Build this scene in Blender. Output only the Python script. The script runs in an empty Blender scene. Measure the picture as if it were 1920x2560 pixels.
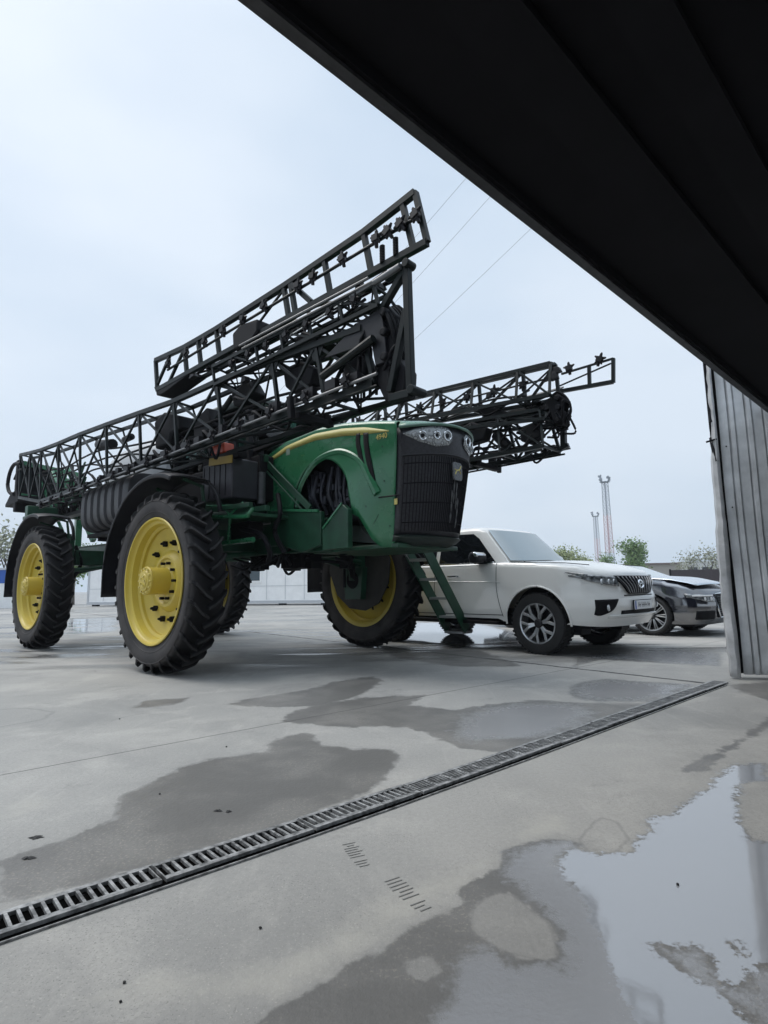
import bpy, math, random
import numpy as np
from mathutils import Vector, Matrix
random.seed(7)
PI = math.pi
S = bpy.context.scene
# ------------------------------------------------------------------ camera
CAM_H, FPX, HZ, ROLL = 0.9, 1390.0, 1467.0, 0.017
cd = bpy.data.cameras.new('camera'); cam = bpy.data.objects.new('camera', cd)
S.collection.objects.link(cam); S.camera = cam
cd.sensor_fit = 'VERTICAL'; cd.sensor_height = 36.0; cd.sensor_width = 27.0
cd.lens = 36.0 * FPX / 2560.0; cd.clip_start = 0.05; cd.clip_end = 3000
pit = math.atan((HZ - 1280.0) / FPX)
fw = Vector((0, math.cos(pit), math.sin(pit))); up = Vector((0, -math.sin(pit), math.cos(pit))); rt = Vector((1, 0, 0))
r2 = rt * math.cos(ROLL) - up * math.sin(ROLL); u2 = rt * math.sin(ROLL) + up * math.cos(ROLL)
M = Matrix((r2, u2, -fw)).transposed().to_4x4(); M.translation = Vector((0, 0, CAM_H))
cam.matrix_world = M
# ------------------------------------------------------------------ world, sun, exposure
SUN_EL, SUN_AZ = math.radians(58), math.radians(-70)
w = bpy.data.worlds.new("World"); S.world = w; w.use_nodes = True
nt = w.node_tree; nt.nodes.clear()
out = nt.nodes.new('ShaderNodeOutputWorld'); bg = nt.nodes.new('ShaderNodeBackground')
sky = nt.nodes.new('ShaderNodeTexSky'); sky.sky_type = 'NISHITA'; sky.sun_disc = False
sky.sun_elevation = SUN_EL; sky.sun_rotation = SUN_AZ; sky.air_density = 1.0; sky.dust_density = 6.0; sky.ozone_density = 1.5
tc = nt.nodes.new('ShaderNodeTexCoord'); mp = nt.nodes.new('ShaderNodeMapping'); mp.inputs['Scale'].default_value = (1, 1, 2.2)
nz = nt.nodes.new('ShaderNodeTexNoise'); nz.inputs['Scale'].default_value = 1.6; nz.inputs['Detail'].default_value = 4; nz.inputs['Roughness'].default_value = .45
cr = nt.nodes.new('ShaderNodeValToRGB')
cr.color_ramp.elements[0].position = .36; cr.color_ramp.elements[0].color = (4.85, 5.95, 7.2, 1)
cr.color_ramp.elements[1].position = .64; cr.color_ramp.elements[1].color = (6.5, 7.3, 8.2, 1)
mx = nt.nodes.new('ShaderNodeMix'); mx.data_type = 'RGBA'; mx.inputs['Factor'].default_value = .86
bg.inputs['Strength'].default_value = 0.105
nt.links.new(tc.outputs['Generated'], mp.inputs['Vector']); nt.links.new(mp.outputs[0], nz.inputs['Vector']); nt.links.new(nz.outputs['Fac'], cr.inputs[0])
nt.links.new(sky.outputs[0], mx.inputs['A']); nt.links.new(cr.outputs[0], mx.inputs['B'])
sx_ = nt.nodes.new('ShaderNodeSeparateXYZ'); nt.links.new(tc.outputs['Generated'], sx_.inputs[0])
zr = nt.nodes.new('ShaderNodeMapRange'); zr.interpolation_type = 'SMOOTHSTEP'; nt.links.new(sx_.outputs[2], zr.inputs[0])
for i_, q_ in enumerate((.74, .96, 1.0, 2.3)): zr.inputs[i_ + 1].default_value = q_
vm = nt.nodes.new('ShaderNodeVectorMath'); vm.operation = 'SCALE'; nt.links.new(mx.outputs['Result'], vm.inputs[0]); nt.links.new(zr.outputs[0], vm.inputs['Scale'])
nt.links.new(vm.outputs[0], bg.inputs[0]); nt.links.new(bg.outputs[0], out.inputs[0])
sd = bpy.data.lights.new('sun', 'SUN'); sun = bpy.data.objects.new('sun', sd); S.collection.objects.link(sun)
sd.energy = 1.5; sd.angle = math.radians(35); sd.color = (1, .97, .93)
sv = Vector((math.cos(SUN_EL) * math.sin(SUN_AZ), math.cos(SUN_EL) * math.cos(SUN_AZ), math.sin(SUN_EL)))
sun.rotation_euler = sv.to_track_quat('Z', 'Y').to_euler()
S.view_settings.view_transform = 'Standard'; S.view_settings.look = 'None'; S.view_settings.exposure = 0.3; S.view_settings.gamma = 1.0

# ------------------------------------------------------------------ helpers
C = S.collection
def mat(name, col, rough=.5, metal=0., noise=0., nscale=8., bump=0., ior=None, col2=None, emis=None, alpha=None, coat=0., rvar=0., trans=0.):
    m = bpy.data.materials.new(name); m.use_nodes = True; t = m.node_tree; b = t.nodes['Principled BSDF']
    b.inputs['Base Color'].default_value = (*col, 1); b.inputs['Roughness'].default_value = rough; b.inputs['Metallic'].default_value = metal
    if ior: b.inputs['IOR'].default_value = ior
    if coat: b.inputs['Coat Weight'].default_value = coat; b.inputs['Coat Roughness'].default_value = .08
    if alpha is not None: b.inputs['Alpha'].default_value = alpha
    if trans: b.inputs['Transmission Weight'].default_value = trans
    if emis: b.inputs['Emission Color'].default_value = (*emis[0], 1); b.inputs['Emission Strength'].default_value = emis[1]
    if noise or bump or col2 or rvar:
        tc = t.nodes.new('ShaderNodeTexCoord'); n = t.nodes.new('ShaderNodeTexNoise')
        n.inputs['Scale'].default_value = nscale; n.inputs['Detail'].default_value = 6; n.inputs['Roughness'].default_value = .6
        t.links.new(tc.outputs['Object'], n.inputs['Vector'])
        if noise or col2:
            r = t.nodes.new('ShaderNodeValToRGB')
            c2 = col2 if col2 else tuple(c * (1 + noise) for c in col)
            c1 = col if col2 else tuple(c * (1 - noise) for c in col)
            r.color_ramp.elements[0].position = .35; r.color_ramp.elements[0].color = (*c1, 1)
            r.color_ramp.elements[1].position = .68; r.color_ramp.elements[1].color = (*c2, 1)
            t.links.new(n.outputs['Fac'], r.inputs[0]); t.links.new(r.outputs[0], b.inputs['Base Color'])
        if rvar:
            mr = t.nodes.new('ShaderNodeMapRange'); mr.inputs['From Min'].default_value = .3; mr.inputs['From Max'].default_value = .7
            mr.inputs['To Min'].default_value = max(.02, rough - rvar); mr.inputs['To Max'].default_value = rough + rvar
            t.links.new(n.outputs['Fac'], mr.inputs[0]); t.links.new(mr.outputs[0], b.inputs['Roughness'])
        if bump:
            bp = t.nodes.new('ShaderNodeBump'); bp.inputs['Strength'].default_value = bump; bp.inputs['Distance'].default_value = .01
            t.links.new(n.outputs['Fac'], bp.inputs['Height']); t.links.new(bp.outputs[0], b.inputs['Normal'])
    return m
def V(*a): return Vector(a)
class MB:
    def __init__(s): s.v = []; s.f = []
    def add(s, vs, fs):
        vs = [tuple(float(q) for q in v)[:3] for v in vs]
        o = len(s.v); s.v += [tuple(v) for v in vs]; s.f += [tuple(o + i for i in f) for f in fs]; return s
    def box(s, x0, x1, y0, y1, z0, z1):
        return s.add([(x, y, z) for z in (z0, z1) for y in (y0, y1) for x in (x0, x1)], [(0, 2, 3, 1), (4, 5, 7, 6), (0, 1, 5, 4), (2, 6, 7, 3), (0, 4, 6, 2), (1, 3, 7, 5)])
    def bar(s, p, q, w=.04, h=None, upv=(0, 0, 1)):
        p = Vector(p); q = Vector(q); h = h or w; d = q - p
        if d.length < 1e-6: return s
        d.normalize(); u = Vector(upv)
        if abs(d.dot(u)) > .97: u = Vector((1, 0, 0))
        a = d.cross(u).normalized(); b = a.cross(d).normalized()
        vs = [e + a * (i * w / 2) + b * (j * h / 2) for e in (p, q) for i, j in ((-1, -1), (1, -1), (1, 1), (-1, 1))]
        return s.add(vs, [(0, 3, 2, 1), (4, 5, 6, 7)] + [(i, (i + 1) % 4, (i + 1) % 4 + 4, i + 4) for i in range(4)])
    def tube(s, pts, r=.02, n=8, caps=True):
        pts = [Vector(p) for p in pts]; rs = r if isinstance(r, (list, tuple)) else [r] * len(pts)
        vs = []; ref = None
        for i, p in enumerate(pts):
            d = (pts[min(i + 1, len(pts) - 1)] - pts[max(i - 1, 0)])
            d = d.normalized() if d.length > 1e-9 else Vector((0, 0, 1))
            if ref is None: ref = Vector((0, 0, 1)) if abs(d.z) < .9 else Vector((1, 0, 0))
            a = d.cross(ref).normalized(); b = d.cross(a).normalized(); ref = -b if False else ref
            if abs(d.dot(ref)) > .98: ref = a
            for k in range(n):
                t = 2 * PI * k / n; vs.append(p + a * (math.cos(t) * rs[i]) + b * (math.sin(t) * rs[i]))
        fs = [(i * n + k, i * n + (k + 1) % n, (i + 1) * n + (k + 1) % n, (i + 1) * n + k) for i in range(len(pts) - 1) for k in range(n)]
        if caps: fs += [tuple(range(n))[::-1], tuple((len(pts) - 1) * n + k for k in range(n))]
        return s.add(vs, fs)
    def prism(s, poly, axis, a, b):
        """2D polygon extruded along axis ('y': poly in (x,z); 'x': (y,z); 'z': (x,y))"""
        n = len(poly)
        def P(p, t): return (p[0], t, p[1]) if axis == 'y' else (t, p[0], p[1]) if axis == 'x' else (p[0], p[1], t)
        return s.add([P(p, a) for p in poly] + [P(p, b) for p in poly],
                     [tuple(range(n)), tuple(range(2 * n - 1, n - 1, -1))] + [(i, i + n, (i + 1) % n + n, (i + 1) % n) for i in range(n)])
    def lathe(s, prof, n=48, c=(0, 0, 0), axis='y', a0=0, a1=2 * PI):
        """prof: list of (r, t) revolved about axis through c"""
        full = abs(a1 - a0 - 2 * PI) < 1e-6; m = n if full else n + 1; vs = []
        for r, t in prof:
            for k in range(m):
                a = a0 + (a1 - a0) * k / n; ca, sa = math.cos(a) * r, math.sin(a) * r
                vs.append((c[0] + ca, c[1] + t, c[2] + sa) if axis == 'y' else (c[0] + t, c[1] + ca, c[2] + sa) if axis == 'x' else (c[0] + ca, c[1] + sa, c[2] + t))
        fs = [(i * m + k, i * m + (k + 1) % m, (i + 1) * m + (k + 1) % m, (i + 1) * m + k) for i in range(len(prof) - 1) for k in range(n)]
        return s.add(vs, fs)
    def grid(s, rows):
        n = len(rows[0]); o = [tuple(p) for r in rows for p in r]
        return s.add(o, [(i * n + k, i * n + k + 1, (i + 1) * n + k + 1, (i + 1) * n + k) for i in range(len(rows) - 1) for k in range(n - 1)])
    def build(s, name, m, parent=None, bevel=0., smooth=True, weld=False, solid=0., loc=None):
        me = bpy.data.meshes.new(name); me.from_pydata(s.v, [], s.f); me.update()
        o = bpy.data.objects.new(name, me); C.objects.link(o)
        import bmesh
        bm = bmesh.new(); bm.from_mesh(me)
        if weld: bmesh.ops.remove_doubles(bm, verts=bm.verts, dist=1e-4)
        bmesh.ops.recalc_face_normals(bm, faces=bm.faces)
        if smooth:
            for f in bm.faces: f.smooth = True
            for e in bm.edges:
                if len(e.link_faces) == 2 and e.calc_face_angle(0) > .6: e.smooth = False
        bm.to_mesh(me); bm.free()
        me.materials.append(m)
        if solid:
            md = o.modifiers.new('solid', 'SOLIDIFY'); md.thickness = solid; md.offset = 0
        if bevel:
            md = o.modifiers.new('bevel', 'BEVEL'); md.width = bevel; md.segments = 2; md.limit_method = 'ANGLE'; md.angle_limit = .6
        if parent: o.parent = parent
        if loc: o.location = loc
        return o
def thing(name, label, cat, loc=(0, 0, 0), rz=0, group=None):
    o = bpy.data.objects.new(name, None); C.objects.link(o); o.location = loc; o.rotation_euler = (0, 0, rz)
    return tag(o, label, cat, group)
def tag(o, label, cat, group=None):
    o['label'] = label; o['category'] = cat
    if group: o['group'] = group
    return o
def struct(o): o['kind'] = 'structure'; return o
def copy_tree(o, parent=None):
    c = o.copy(); C.objects.link(c)
    if parent: c.parent = parent
    for ch in [k for k in bpy.data.objects if k.parent == o]: copy_tree(ch, c)
    return c
def text(name, body, size, m, parent, loc, rot, ext=.002, width=None):
    cu = bpy.data.curves.new(name, 'FONT'); cu.body = body; cu.size = size; cu.extrude = ext; cu.align_x = 'CENTER'; cu.align_y = 'CENTER'
    tmp = bpy.data.objects.new(name + '_tmp', cu); C.objects.link(tmp)
    dg = bpy.context.evaluated_depsgraph_get(); me = bpy.data.meshes.new_from_object(tmp.evaluated_get(dg))
    bpy.data.objects.remove(tmp); o = bpy.data.objects.new(name, me); C.objects.link(o); me.materials.clear(); me.materials.append(m)
    o.parent = parent; o.location = loc; o.rotation_euler = rot
    return o
lerp = lambda a, b, t: a + (b - a) * t
def interp(x, tab):
    if x <= tab[0][0]: return tab[0][1]
    for (x0, y0), (x1, y1) in zip(tab, tab[1:]):
        if x <= x1: return lerp(y0, y1, (x - x0) / (x1 - x0))
    return tab[-1][1]
def spline(pts, n=8):
    """Catmull-Rom through tuples of any dimension"""
    P = [Vector(p) if len(p) == 3 else Vector((*p, 0)) for p in pts]; P = [P[0] * 2 - P[1]] + P + [P[-1] * 2 - P[-2]]; o = []
    for i in range(1, len(P) - 2):
        for k in range(n):
            t = k / n
            o.append(.5 * ((2 * P[i]) + (P[i + 1] - P[i - 1]) * t + (2 * P[i - 1] - 5 * P[i] + 4 * P[i + 1] - P[i + 2]) * t * t + (3 * P[i] - P[i - 1] - 3 * P[i + 1] + P[i + 2]) * t ** 3))
    o.append(P[-2]); d = len(pts[0])
    return [tuple(p)[:d] for p in o]

# materials
M_green = mat('green_paint', (.024, .152, .068), .28, noise=.12, nscale=3, coat=.35, rvar=.06)
M_green2 = mat('green_frame_paint', (.011, .058, .030), .45, noise=.3, nscale=6, rvar=.1)
M_boom = mat('boom_paint', (.0045, .0075, .0075), .42, ior=1.3, noise=.5, nscale=5, rvar=.1)
M_black = mat('black_plastic', (.010, .010, .013), .45, ior=1.38, noise=.3, nscale=7)
M_blk2 = mat('black_matte', (.005, .005, .007), .65, ior=1.3)
M_rubber = mat('tyre_rubber', (.018, .018, .021), .7, ior=1.3, noise=.45, nscale=5, bump=.15)
M_side = mat('dusty_rubber', (.028, .027, .029), .7, noise=.35, nscale=4, bump=.1)
M_yellow = mat('yellow_rim_paint', (.56, .43, .05), .42, col2=(.48, .36, .06), nscale=2.0, rvar=.08, bump=.05)
M_yellow2 = mat('pale_yellow_metal', (.55, .46, .14), .45, noise=.2, nscale=25)
M_stripe = mat('yellow_stripe', (.46, .41, .12), .45)
M_galv = mat('galvanised', (.36, .37, .38), .42, .8, noise=.2, nscale=20, rvar=.1)
M_silver = mat('silver_pipe', (.15, .155, .16), .4, .5, noise=.15)
M_greypl = mat('grey_tank_plastic', (.42, .43, .44), .4, noise=.08, nscale=2)
M_orange = mat('orange_lens', (.42, .05, .015), .25)
M_lens = mat('lamp_lens', (.55, .58, .6), .08, .0, ior=1.9, noise=.45, nscale=30)
M_chrome = mat('chrome', (.7, .72, .74), .12, 1.)
M_conc = None
def glass(name, tint, alpha, ior=1.6):
    m = bpy.data.materials.new(name); m.use_nodes = True; t = m.node_tree; t.nodes.clear()
    o = t.nodes.new('ShaderNodeOutputMaterial'); tr = t.nodes.new('ShaderNodeBsdfTransparent'); gl = t.nodes.new('ShaderNodeBsdfGlossy'); fr = t.nodes.new('ShaderNodeFresnel'); mx = t.nodes.new('ShaderNodeMixShader')
    tr.inputs[0].default_value = (*tint, 1); gl.inputs['Roughness'].default_value = .03; gl.inputs['Color'].default_value = (.9, .9, .9, 1); fr.inputs[0].default_value = ior
    t.links.new(fr.outputs[0], mx.inputs[0]); t.links.new(tr.outputs[0], mx.inputs[1]); t.links.new(gl.outputs[0], mx.inputs[2]); t.links.new(mx.outputs[0], o.inputs[0])
    return m
M_cabglass = glass('cab_glass', (.45, .62, .58), 0)

#@@ GROUND
def build_ground():
    xs = list(np.arange(-2.4, 4.6, .025)); st = .03
    while xs[-1] < 900: st *= 1.12; xs.append(xs[-1] + st)
    st = .03
    while xs[0] > -900: st *= 1.12; xs.insert(0, xs[0] - st)
    ys = [1.0]
    while ys[-1] < 14: ys.append(ys[-1] * 1.0085)
    while ys[-1] < 1800: ys.append(ys[-1] * 1.10)
    st = .02
    while ys[0] > -300: st *= 1.25; ys.insert(0, ys[0] - st)
    X, Y = np.meshgrid(np.array(xs), np.array(ys)); nx, ny = len(xs), len(ys)
    x = X.ravel(); y = Y.ravel()
    def sdf(poly):
        P = np.array(poly); d = np.full(x.shape, 1e9); ins = np.zeros(x.shape, bool)
        lo = P.min(0) - .6; hi = P.max(0) + .6
        sel = (x > lo[0]) & (x < hi[0]) & (y > lo[1]) & (y < hi[1]); px, py = x[sel], y[sel]
        dd = np.full(px.shape, 1e9); ii = np.zeros(px.shape, bool)
        for i in range(len(P)):
            a = P[i]; b = P[(i + 1) % len(P)]; e = b - a; l2 = max(e @ e, 1e-9)
            t = np.clip(((px - a[0]) * e[0] + (py - a[1]) * e[1]) / l2, 0, 1)
            dd = np.minimum(dd, np.hypot(px - a[0] - t * e[0], py - a[1] - t * e[1]))
            c = ((a[1] > py) != (b[1] > py)); xx = (b[0] - a[0]) * (py - a[1]) / ((b[1] - a[1]) if abs(b[1] - a[1]) > 1e-9 else 1e-9) + a[0]
            ii ^= c & (px < xx)
        s = np.where(ii, dd, -dd); o = np.full(x.shape, -9.); o[sel] = s
        return o
    def lvl(keys, sub, sc, sh=0.):
        s = np.full(x.shape, -9.)
        for k in keys: s = np.maximum(s, sdf(WET[k]) + sh)
        for k in sub: s = np.minimum(s, -sdf(WET[k]))
        wd = sc * np.clip(y, 1, 12)
        return np.clip(.5 + s / wd * .5, 0, 1)
    pool = lvl(['pool', 'PL', 'PM'], ['islA', 'islB', 'islC', 'islD', 'gr1'], .05)
    film = lvl(['film2', 'film3', 'film_left', 'islC', 'PM2'], ['islA', 'islB'], .05)
    damp = lvl(['pool', 'film_left', 'damp_low', 'stain', 'leafdamp', 'damp2', 'film3', 'dark4', 'dark5', 'D1', 'D2', 'D3', 'D4', 'PL', 'PM', 'PM2'], ['islA', 'islB', 'islD', 'gr1'], .028)
    ring = lvl(['D5', 'D3', 'D4', 'film2', 'islA', 'islC', 'gr1'], [], .02)
    pale = lvl(['pale', 'pale2', 'pale3', 'lightw'], [], .07)
    halo = lvl(['pool', 'film_left', 'film2', 'D3', 'D2', 'damp_low'], [], .07, .03)
    me = bpy.data.meshes.new('ground')
    co = np.zeros((nx * ny, 3)); co[:, 0] = x; co[:, 1] = y
    me.vertices.add(nx * ny); me.vertices.foreach_set('co', co.ravel())
    a = (np.arange(ny - 1)[:, None] * nx + np.arange(nx - 1)[None]).ravel()
    q = np.stack([a, a + 1, a + 1 + nx, a + nx], 1).ravel(); nf = len(a)
    me.loops.add(nf * 4); me.loops.foreach_set('vertex_index', q.astype(np.int32)); me.polygons.add(nf)
    me.polygons.foreach_set('loop_start', np.arange(0, nf * 4, 4, dtype=np.int32)); me.polygons.foreach_set('loop_total', np.full(nf, 4, np.int32)); me.update()
    for n, arr in (('pool', pool), ('film', film), ('damp', damp), ('ring', ring), ('pale', pale), ('halo', halo)):
        at = me.attributes.new(n, 'FLOAT', 'POINT'); at.data.foreach_set('value', arr.astype(np.float32))
    o = bpy.data.objects.new('concrete_yard', me); C.objects.link(o); me.materials.append(ground_mat()); struct(o)
WET = {
'pool':[(1.42,2.62),(1.31,2.51),(1.18,2.39),(1.09,2.30),(1.00,2.28),(0.94,2.16),(0.84,2.09),(0.82,2.02),(0.76,2.01),(0.68,2.01),(0.62,2.04),(0.55,1.98),(.53,1.88),(.55,1.76),(.545,1.66),(.53,1.56),(.515,1.47),(.50,1.36),(.49,1.25),(.47,1.1),(.9,1.0),(1.38,1.91),(1.32,2.07),(1.26,2.08),(1.34,2.27),(1.47,2.48),(1.58,2.61),(1.72,2.66),(1.89,2.92),(1.69,2.89),(1.58,2.79)],
'film_left':[(0.67,2.08),(0.59,2.12),(0.49,2.11),(0.39,2.04),(0.37,1.98),(0.33,1.87),(0.36,1.82),(0.38,1.74),(0.41,1.66),(0.43,1.59),(0.41,1.51),(0.40,1.46),(0.32,1.48),(0.27,1.51),(0.23,1.55),(0.19,1.55),(0.14,1.48),(0.11,1.41),(0.10,1.36),(0.08,1.28),(0.05,1.22),(0.6,1.1),(.6,1.5),(.6,2.0)],
'damp_low':[(0.36,1.94),(0.27,1.81),(0.20,1.72),(0.11,1.66),(0.03,1.59),(-0.02,1.53),(-0.02,1.52),(-0.11,1.46),(-0.20,1.37),(-0.25,1.34),(-0.29,1.29),(-0.32,1.15),(0.39,1.11),(0.49,1.48),(0.45,1.63),(0.41,1.87)],
'islA':[(0.23,1.69),(0.28,1.76),(0.34,1.78),(0.37,1.74),(0.39,1.68),(0.42,1.63),(0.42,1.56),(0.40,1.48),(0.38,1.47),(0.32,1.49),(0.28,1.51),(0.24,1.55),(0.21,1.60)],
'islB':[(0.03,1.47),(0.07,1.50),(0.11,1.49),(0.11,1.44),(0.08,1.41),(0.04,1.42)],
'islC':[(0.64,1.53),(0.68,1.53),(0.70,1.51),(0.74,1.52),(0.77,1.51),(0.77,1.46),(0.75,1.42),(0.75,1.38),(0.79,1.38),(0.80,1.41),(0.89,1.45),(1.04,1.47),(0.81,1.18),(0.75,1.24),(0.74,1.27),(0.72,1.35),(0.68,1.42),(0.65,1.49)],
'islD':[(0.85,1.53),(0.87,1.53),(0.86,1.48),(0.86,1.47),(0.85,1.48)],
'stain':[(3.06,4.28),(2.50,3.81),(2.11,3.43),(1.77,3.12),(1.61,3.01),(1.44,2.87),(1.41,2.80),(1.50,2.80),(1.66,2.93),(1.78,3.08),(2.02,3.29),(2.34,3.58),(2.80,3.92)],
'leafdamp':[(2.97,5.02),(3.50,5.15),(2.87,4.25),(2.89,4.66)],
'gr1':[(0.67,2.10),(0.71,2.17),(0.82,2.29),(0.86,2.25),(0.85,2.11),(0.76,2.01),(0.68,2.01)],
'film2':[(0.38,3.60),(0.53,4.09),(0.76,4.34),(1.13,4.44),(1.46,4.37),(1.48,4.09),(1.30,3.77),(1.11,3.55),(0.85,3.41),(0.62,3.37),(0.42,3.34)],
'damp2':[(-0.03,4.77),(0.32,4.79),(0.15,4.39),(0.48,4.21),(0.83,4.42),(1.17,4.52),(1.55,4.36),(1.94,4.33),(1.52,3.95),(1.09,3.50),(0.68,3.14),(0.40,3.25),(0.26,3.55),(0.13,3.73),(-0.02,3.77),(-0.21,3.81)],
'film3':[(1.62,5.10),(1.82,5.32),(2.08,5.45),(2.46,5.19),(2.70,5.09),(2.33,4.61),(1.99,4.37),(1.58,4.45),(1.47,4.59)],
'D1':[(-1.27,4.55),(-1.11,4.81),(-0.76,5.09),(-0.50,5.55),(-0.17,5.80),(-0.04,5.67),(-0.09,5.31),(-0.25,4.78),(-0.52,4.44),(-0.84,4.41),(-1.14,4.49)],
'D2':[(-0.75,3.94),(-0.68,4.29),(-0.43,4.60),(-0.18,4.73),(0.32,4.79),(0.15,4.43),(0.50,4.20),(0.44,3.85),(0.19,3.72),(-0.02,3.79),(-0.23,3.75),(-0.45,3.85)],
'D3':[(-0.69,3.38),(-0.67,3.52),(-0.52,3.64),(-0.45,3.56),(-0.40,3.36),(-0.20,3.28),(0.03,3.24),(0.06,3.07),(-0.04,2.73),(-0.08,2.61),(-0.27,2.42),(-0.36,2.30),(-0.48,2.21),(-0.62,2.13),(-0.82,1.95),(-1.04,1.81),(-1.15,1.77),(-1.32,2.02),(-1.27,2.09),(-1.15,2.23),(-1.10,2.36),(-1.19,2.61),(-1.12,2.78),(-1.05,3.02),(-0.96,3.13),(-0.66,3.24)],
'D4':[(-1.98,4.50),(-2.00,4.73),(-1.89,4.82),(-1.68,4.84),(-1.67,4.65),(-1.83,4.49)],
'pale':[(-0.67,1.38),(-0.63,1.43),(-0.55,1.46),(-0.43,1.44),(-0.33,1.48),(-0.18,1.59),(-0.02,1.78),(0.08,1.86),(0.34,2.00),(0.35,1.95),(0.24,1.79),(0.15,1.72),(-0.02,1.54),(-0.16,1.42),(-0.25,1.35),(-0.45,1.34)],
'pale2':[(0.44,2.18),(0.51,2.28),(0.61,2.36),(0.67,2.32),(0.71,2.23),(0.67,2.14),(0.59,2.13),(0.49,2.11),(0.42,2.07)],
'pale3':[(-1.65,2.50),(-1.61,2.63),(-1.47,2.59),(-1.43,2.49),(-1.50,2.40),(-1.56,2.38)],
'dark4':[(0.19,1.79),(0.32,1.91),(0.34,1.88),(0.32,1.81),(0.23,1.73),(0.21,1.73)],
'dark5':[(-0.10,8.44),(1.32,7.93),(1.51,6.32),(0.75,6.41),(0.09,7.33)],
'lightw':[(-0.63,2.17),(-0.36,2.30),(-0.08,2.60),(-0.02,2.67),(-0.05,2.73),(-0.29,2.46),(-0.51,2.31),(-0.63,2.25)],
'D5':[(-3.23,4.48),(-2.83,4.54),(-2.54,4.38),(-2.47,4.13),(-2.64,3.94),(-2.74,3.82)],
'PL':[(-11.11,19.54),(-8.96,18.89),(-6.06,12.69),(-7.23,12.94)],
'PM':[(0.29,9.85),(0.71,14.14),(1.44,13.95),(2.28,12.90),(2.47,10.57),(1.69,8.82),(1.18,8.77),(0.71,9.14)],
'PM2':[(2.05,6.26),(2.55,6.78),(3.05,6.43),(3.56,6.08),(4.25,7.23),(3.56,7.76),(2.44,7.24)],
}
JOINTS = [((-2.3, 11.32), (2.89, 5.07), .034), ((-1.94, 2.92), (-.74, 3.9), .007)]
def ground_mat():
    m = bpy.data.materials.new('concrete_ground'); m.use_nodes = True; t = m.node_tree; N = t.nodes; Lk = t.links; b = N['Principled BSDF']
    tc = N.new('ShaderNodeTexCoord')
    def noise(sc, det=5, ro=.6, dist=0, vec=None):
        n = N.new('ShaderNodeTexNoise'); n.inputs['Scale'].default_value = sc; n.inputs['Detail'].default_value = det; n.inputs['Roughness'].default_value = ro; n.inputs['Distortion'].default_value = dist
        Lk.new(vec or tc.outputs['Object'], n.inputs['Vector']); return n.outputs['Fac']
    def math_(op, a, b_=None, c=None, clamp=False):
        n = N.new('ShaderNodeMath'); n.operation = op; n.use_clamp = clamp
        for i, v in enumerate((a, b_, c)):
            if v is None: continue
            if isinstance(v, (int, float)): n.inputs[i].default_value = v
            else: Lk.new(v, n.inputs[i])
        return n.outputs[0]
    def step(v, lo, hi, a=0., c=1.):
        n = N.new('ShaderNodeMapRange'); n.interpolation_type = 'SMOOTHSTEP'; Lk.new(v, n.inputs[0])
        for i, q in enumerate((lo, hi, a, c)): n.inputs[i + 1].default_value = q
        return n.outputs[0]
    def mix(f, a, c):
        n = N.new('ShaderNodeMix'); n.data_type = 'RGBA'
        for s_, v in (('Factor', f), ('A', a), ('B', c)):
            if isinstance(v, (int, float)): n.inputs[s_].default_value = v
            elif isinstance(v, tuple): n.inputs[s_].default_value = (*v, 1)
            else: Lk.new(v, n.inputs[s_])
        return n.outputs['Result']
    def attr(n_): a = N.new('ShaderNodeAttribute'); a.attribute_name = n_; return a.outputs['Fac']
    nbig, nmid, nfine, nedge = noise(.35, 4), noise(1.7, 6, .62, .3), noise(55, 3, .7), noise(9, 7, .7, .2)
    c = mix(step(nbig, .35, .65), (.265, .262, .248), (.365, .355, .33))
    c = mix(step(nmid, .50, .64, 0, .4), c, (.44, .425, .39))
    c = mix(step(noise(3.1, 7, .7, .8), .57, .70, 0, .42), c, (.19, .188, .18))
    c = mix(step(noise(.8, 6, .65, .5), .5, .68, 0, .5), c, (.19, .19, .183))
    c = mix(step(nfine, .3, .75, 0, .25), c, (.19, .19, .185))
    # streaks worn along the driving direction
    mp = N.new('ShaderNodeMapping'); mp.inputs['Rotation'].default_value = (0, 0, math.radians(42)); mp.inputs['Scale'].default_value = (14, 1.2, 1); Lk.new(tc.outputs['Object'], mp.inputs[0])
    c = mix(step(noise(1.0, 5, .6, 0, mp.outputs[0]), .55, .75, 0, .25), c, (.42, .405, .375))
    # broad rain streaks drying across the yard farther out
    mq = N.new('ShaderNodeMapping'); mq.inputs['Rotation'].default_value = (0, 0, math.radians(-8)); mq.inputs['Scale'].default_value = (.28, 1.7, 1); Lk.new(tc.outputs['Object'], mq.inputs[0])
    sy = N.new('ShaderNodeSeparateXYZ'); Lk.new(tc.outputs['Object'], sy.inputs[0])
    far = step(sy.outputs[1], 5.0, 8.5)
    strk = noise(1.0, 6, .66, .6, mq.outputs[0])
    c = mix(math_('MULTIPLY', far, step(strk, .47, .58, 0, .8)), c, (.13, .128, .124))
    c = mix(math_('MULTIPLY', far, step(strk, .44, .34, 0, .6)), c, (.44, .41, .385))
    wetfar = math_('MULTIPLY', far, step(strk, .50, .60))
    # gritty speckle, stronger in coarse patches, and hairline scuffs
    c = mix(math_('MULTIPLY', step(noise(160, 2, .5), .60, .68), step(noise(2.2, 4), .42, .62, .15, .6)), c, (.11, .11, .105))
    c = mix(math_('MULTIPLY', step(noise(120, 2, .5), .62, .70), .35), c, (.50, .48, .43))
    pa = math_('ADD', attr('pale'), math_('MULTIPLY', math_('SUBTRACT', noise(12, 6, .7), .5), .9))
    c = mix(math_('MULTIPLY', step(pa, .35, .9), .5), c, (.42, .405, .36))
    pert = math_('MULTIPLY', math_('SUBTRACT', nedge, .5), .95)
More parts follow.
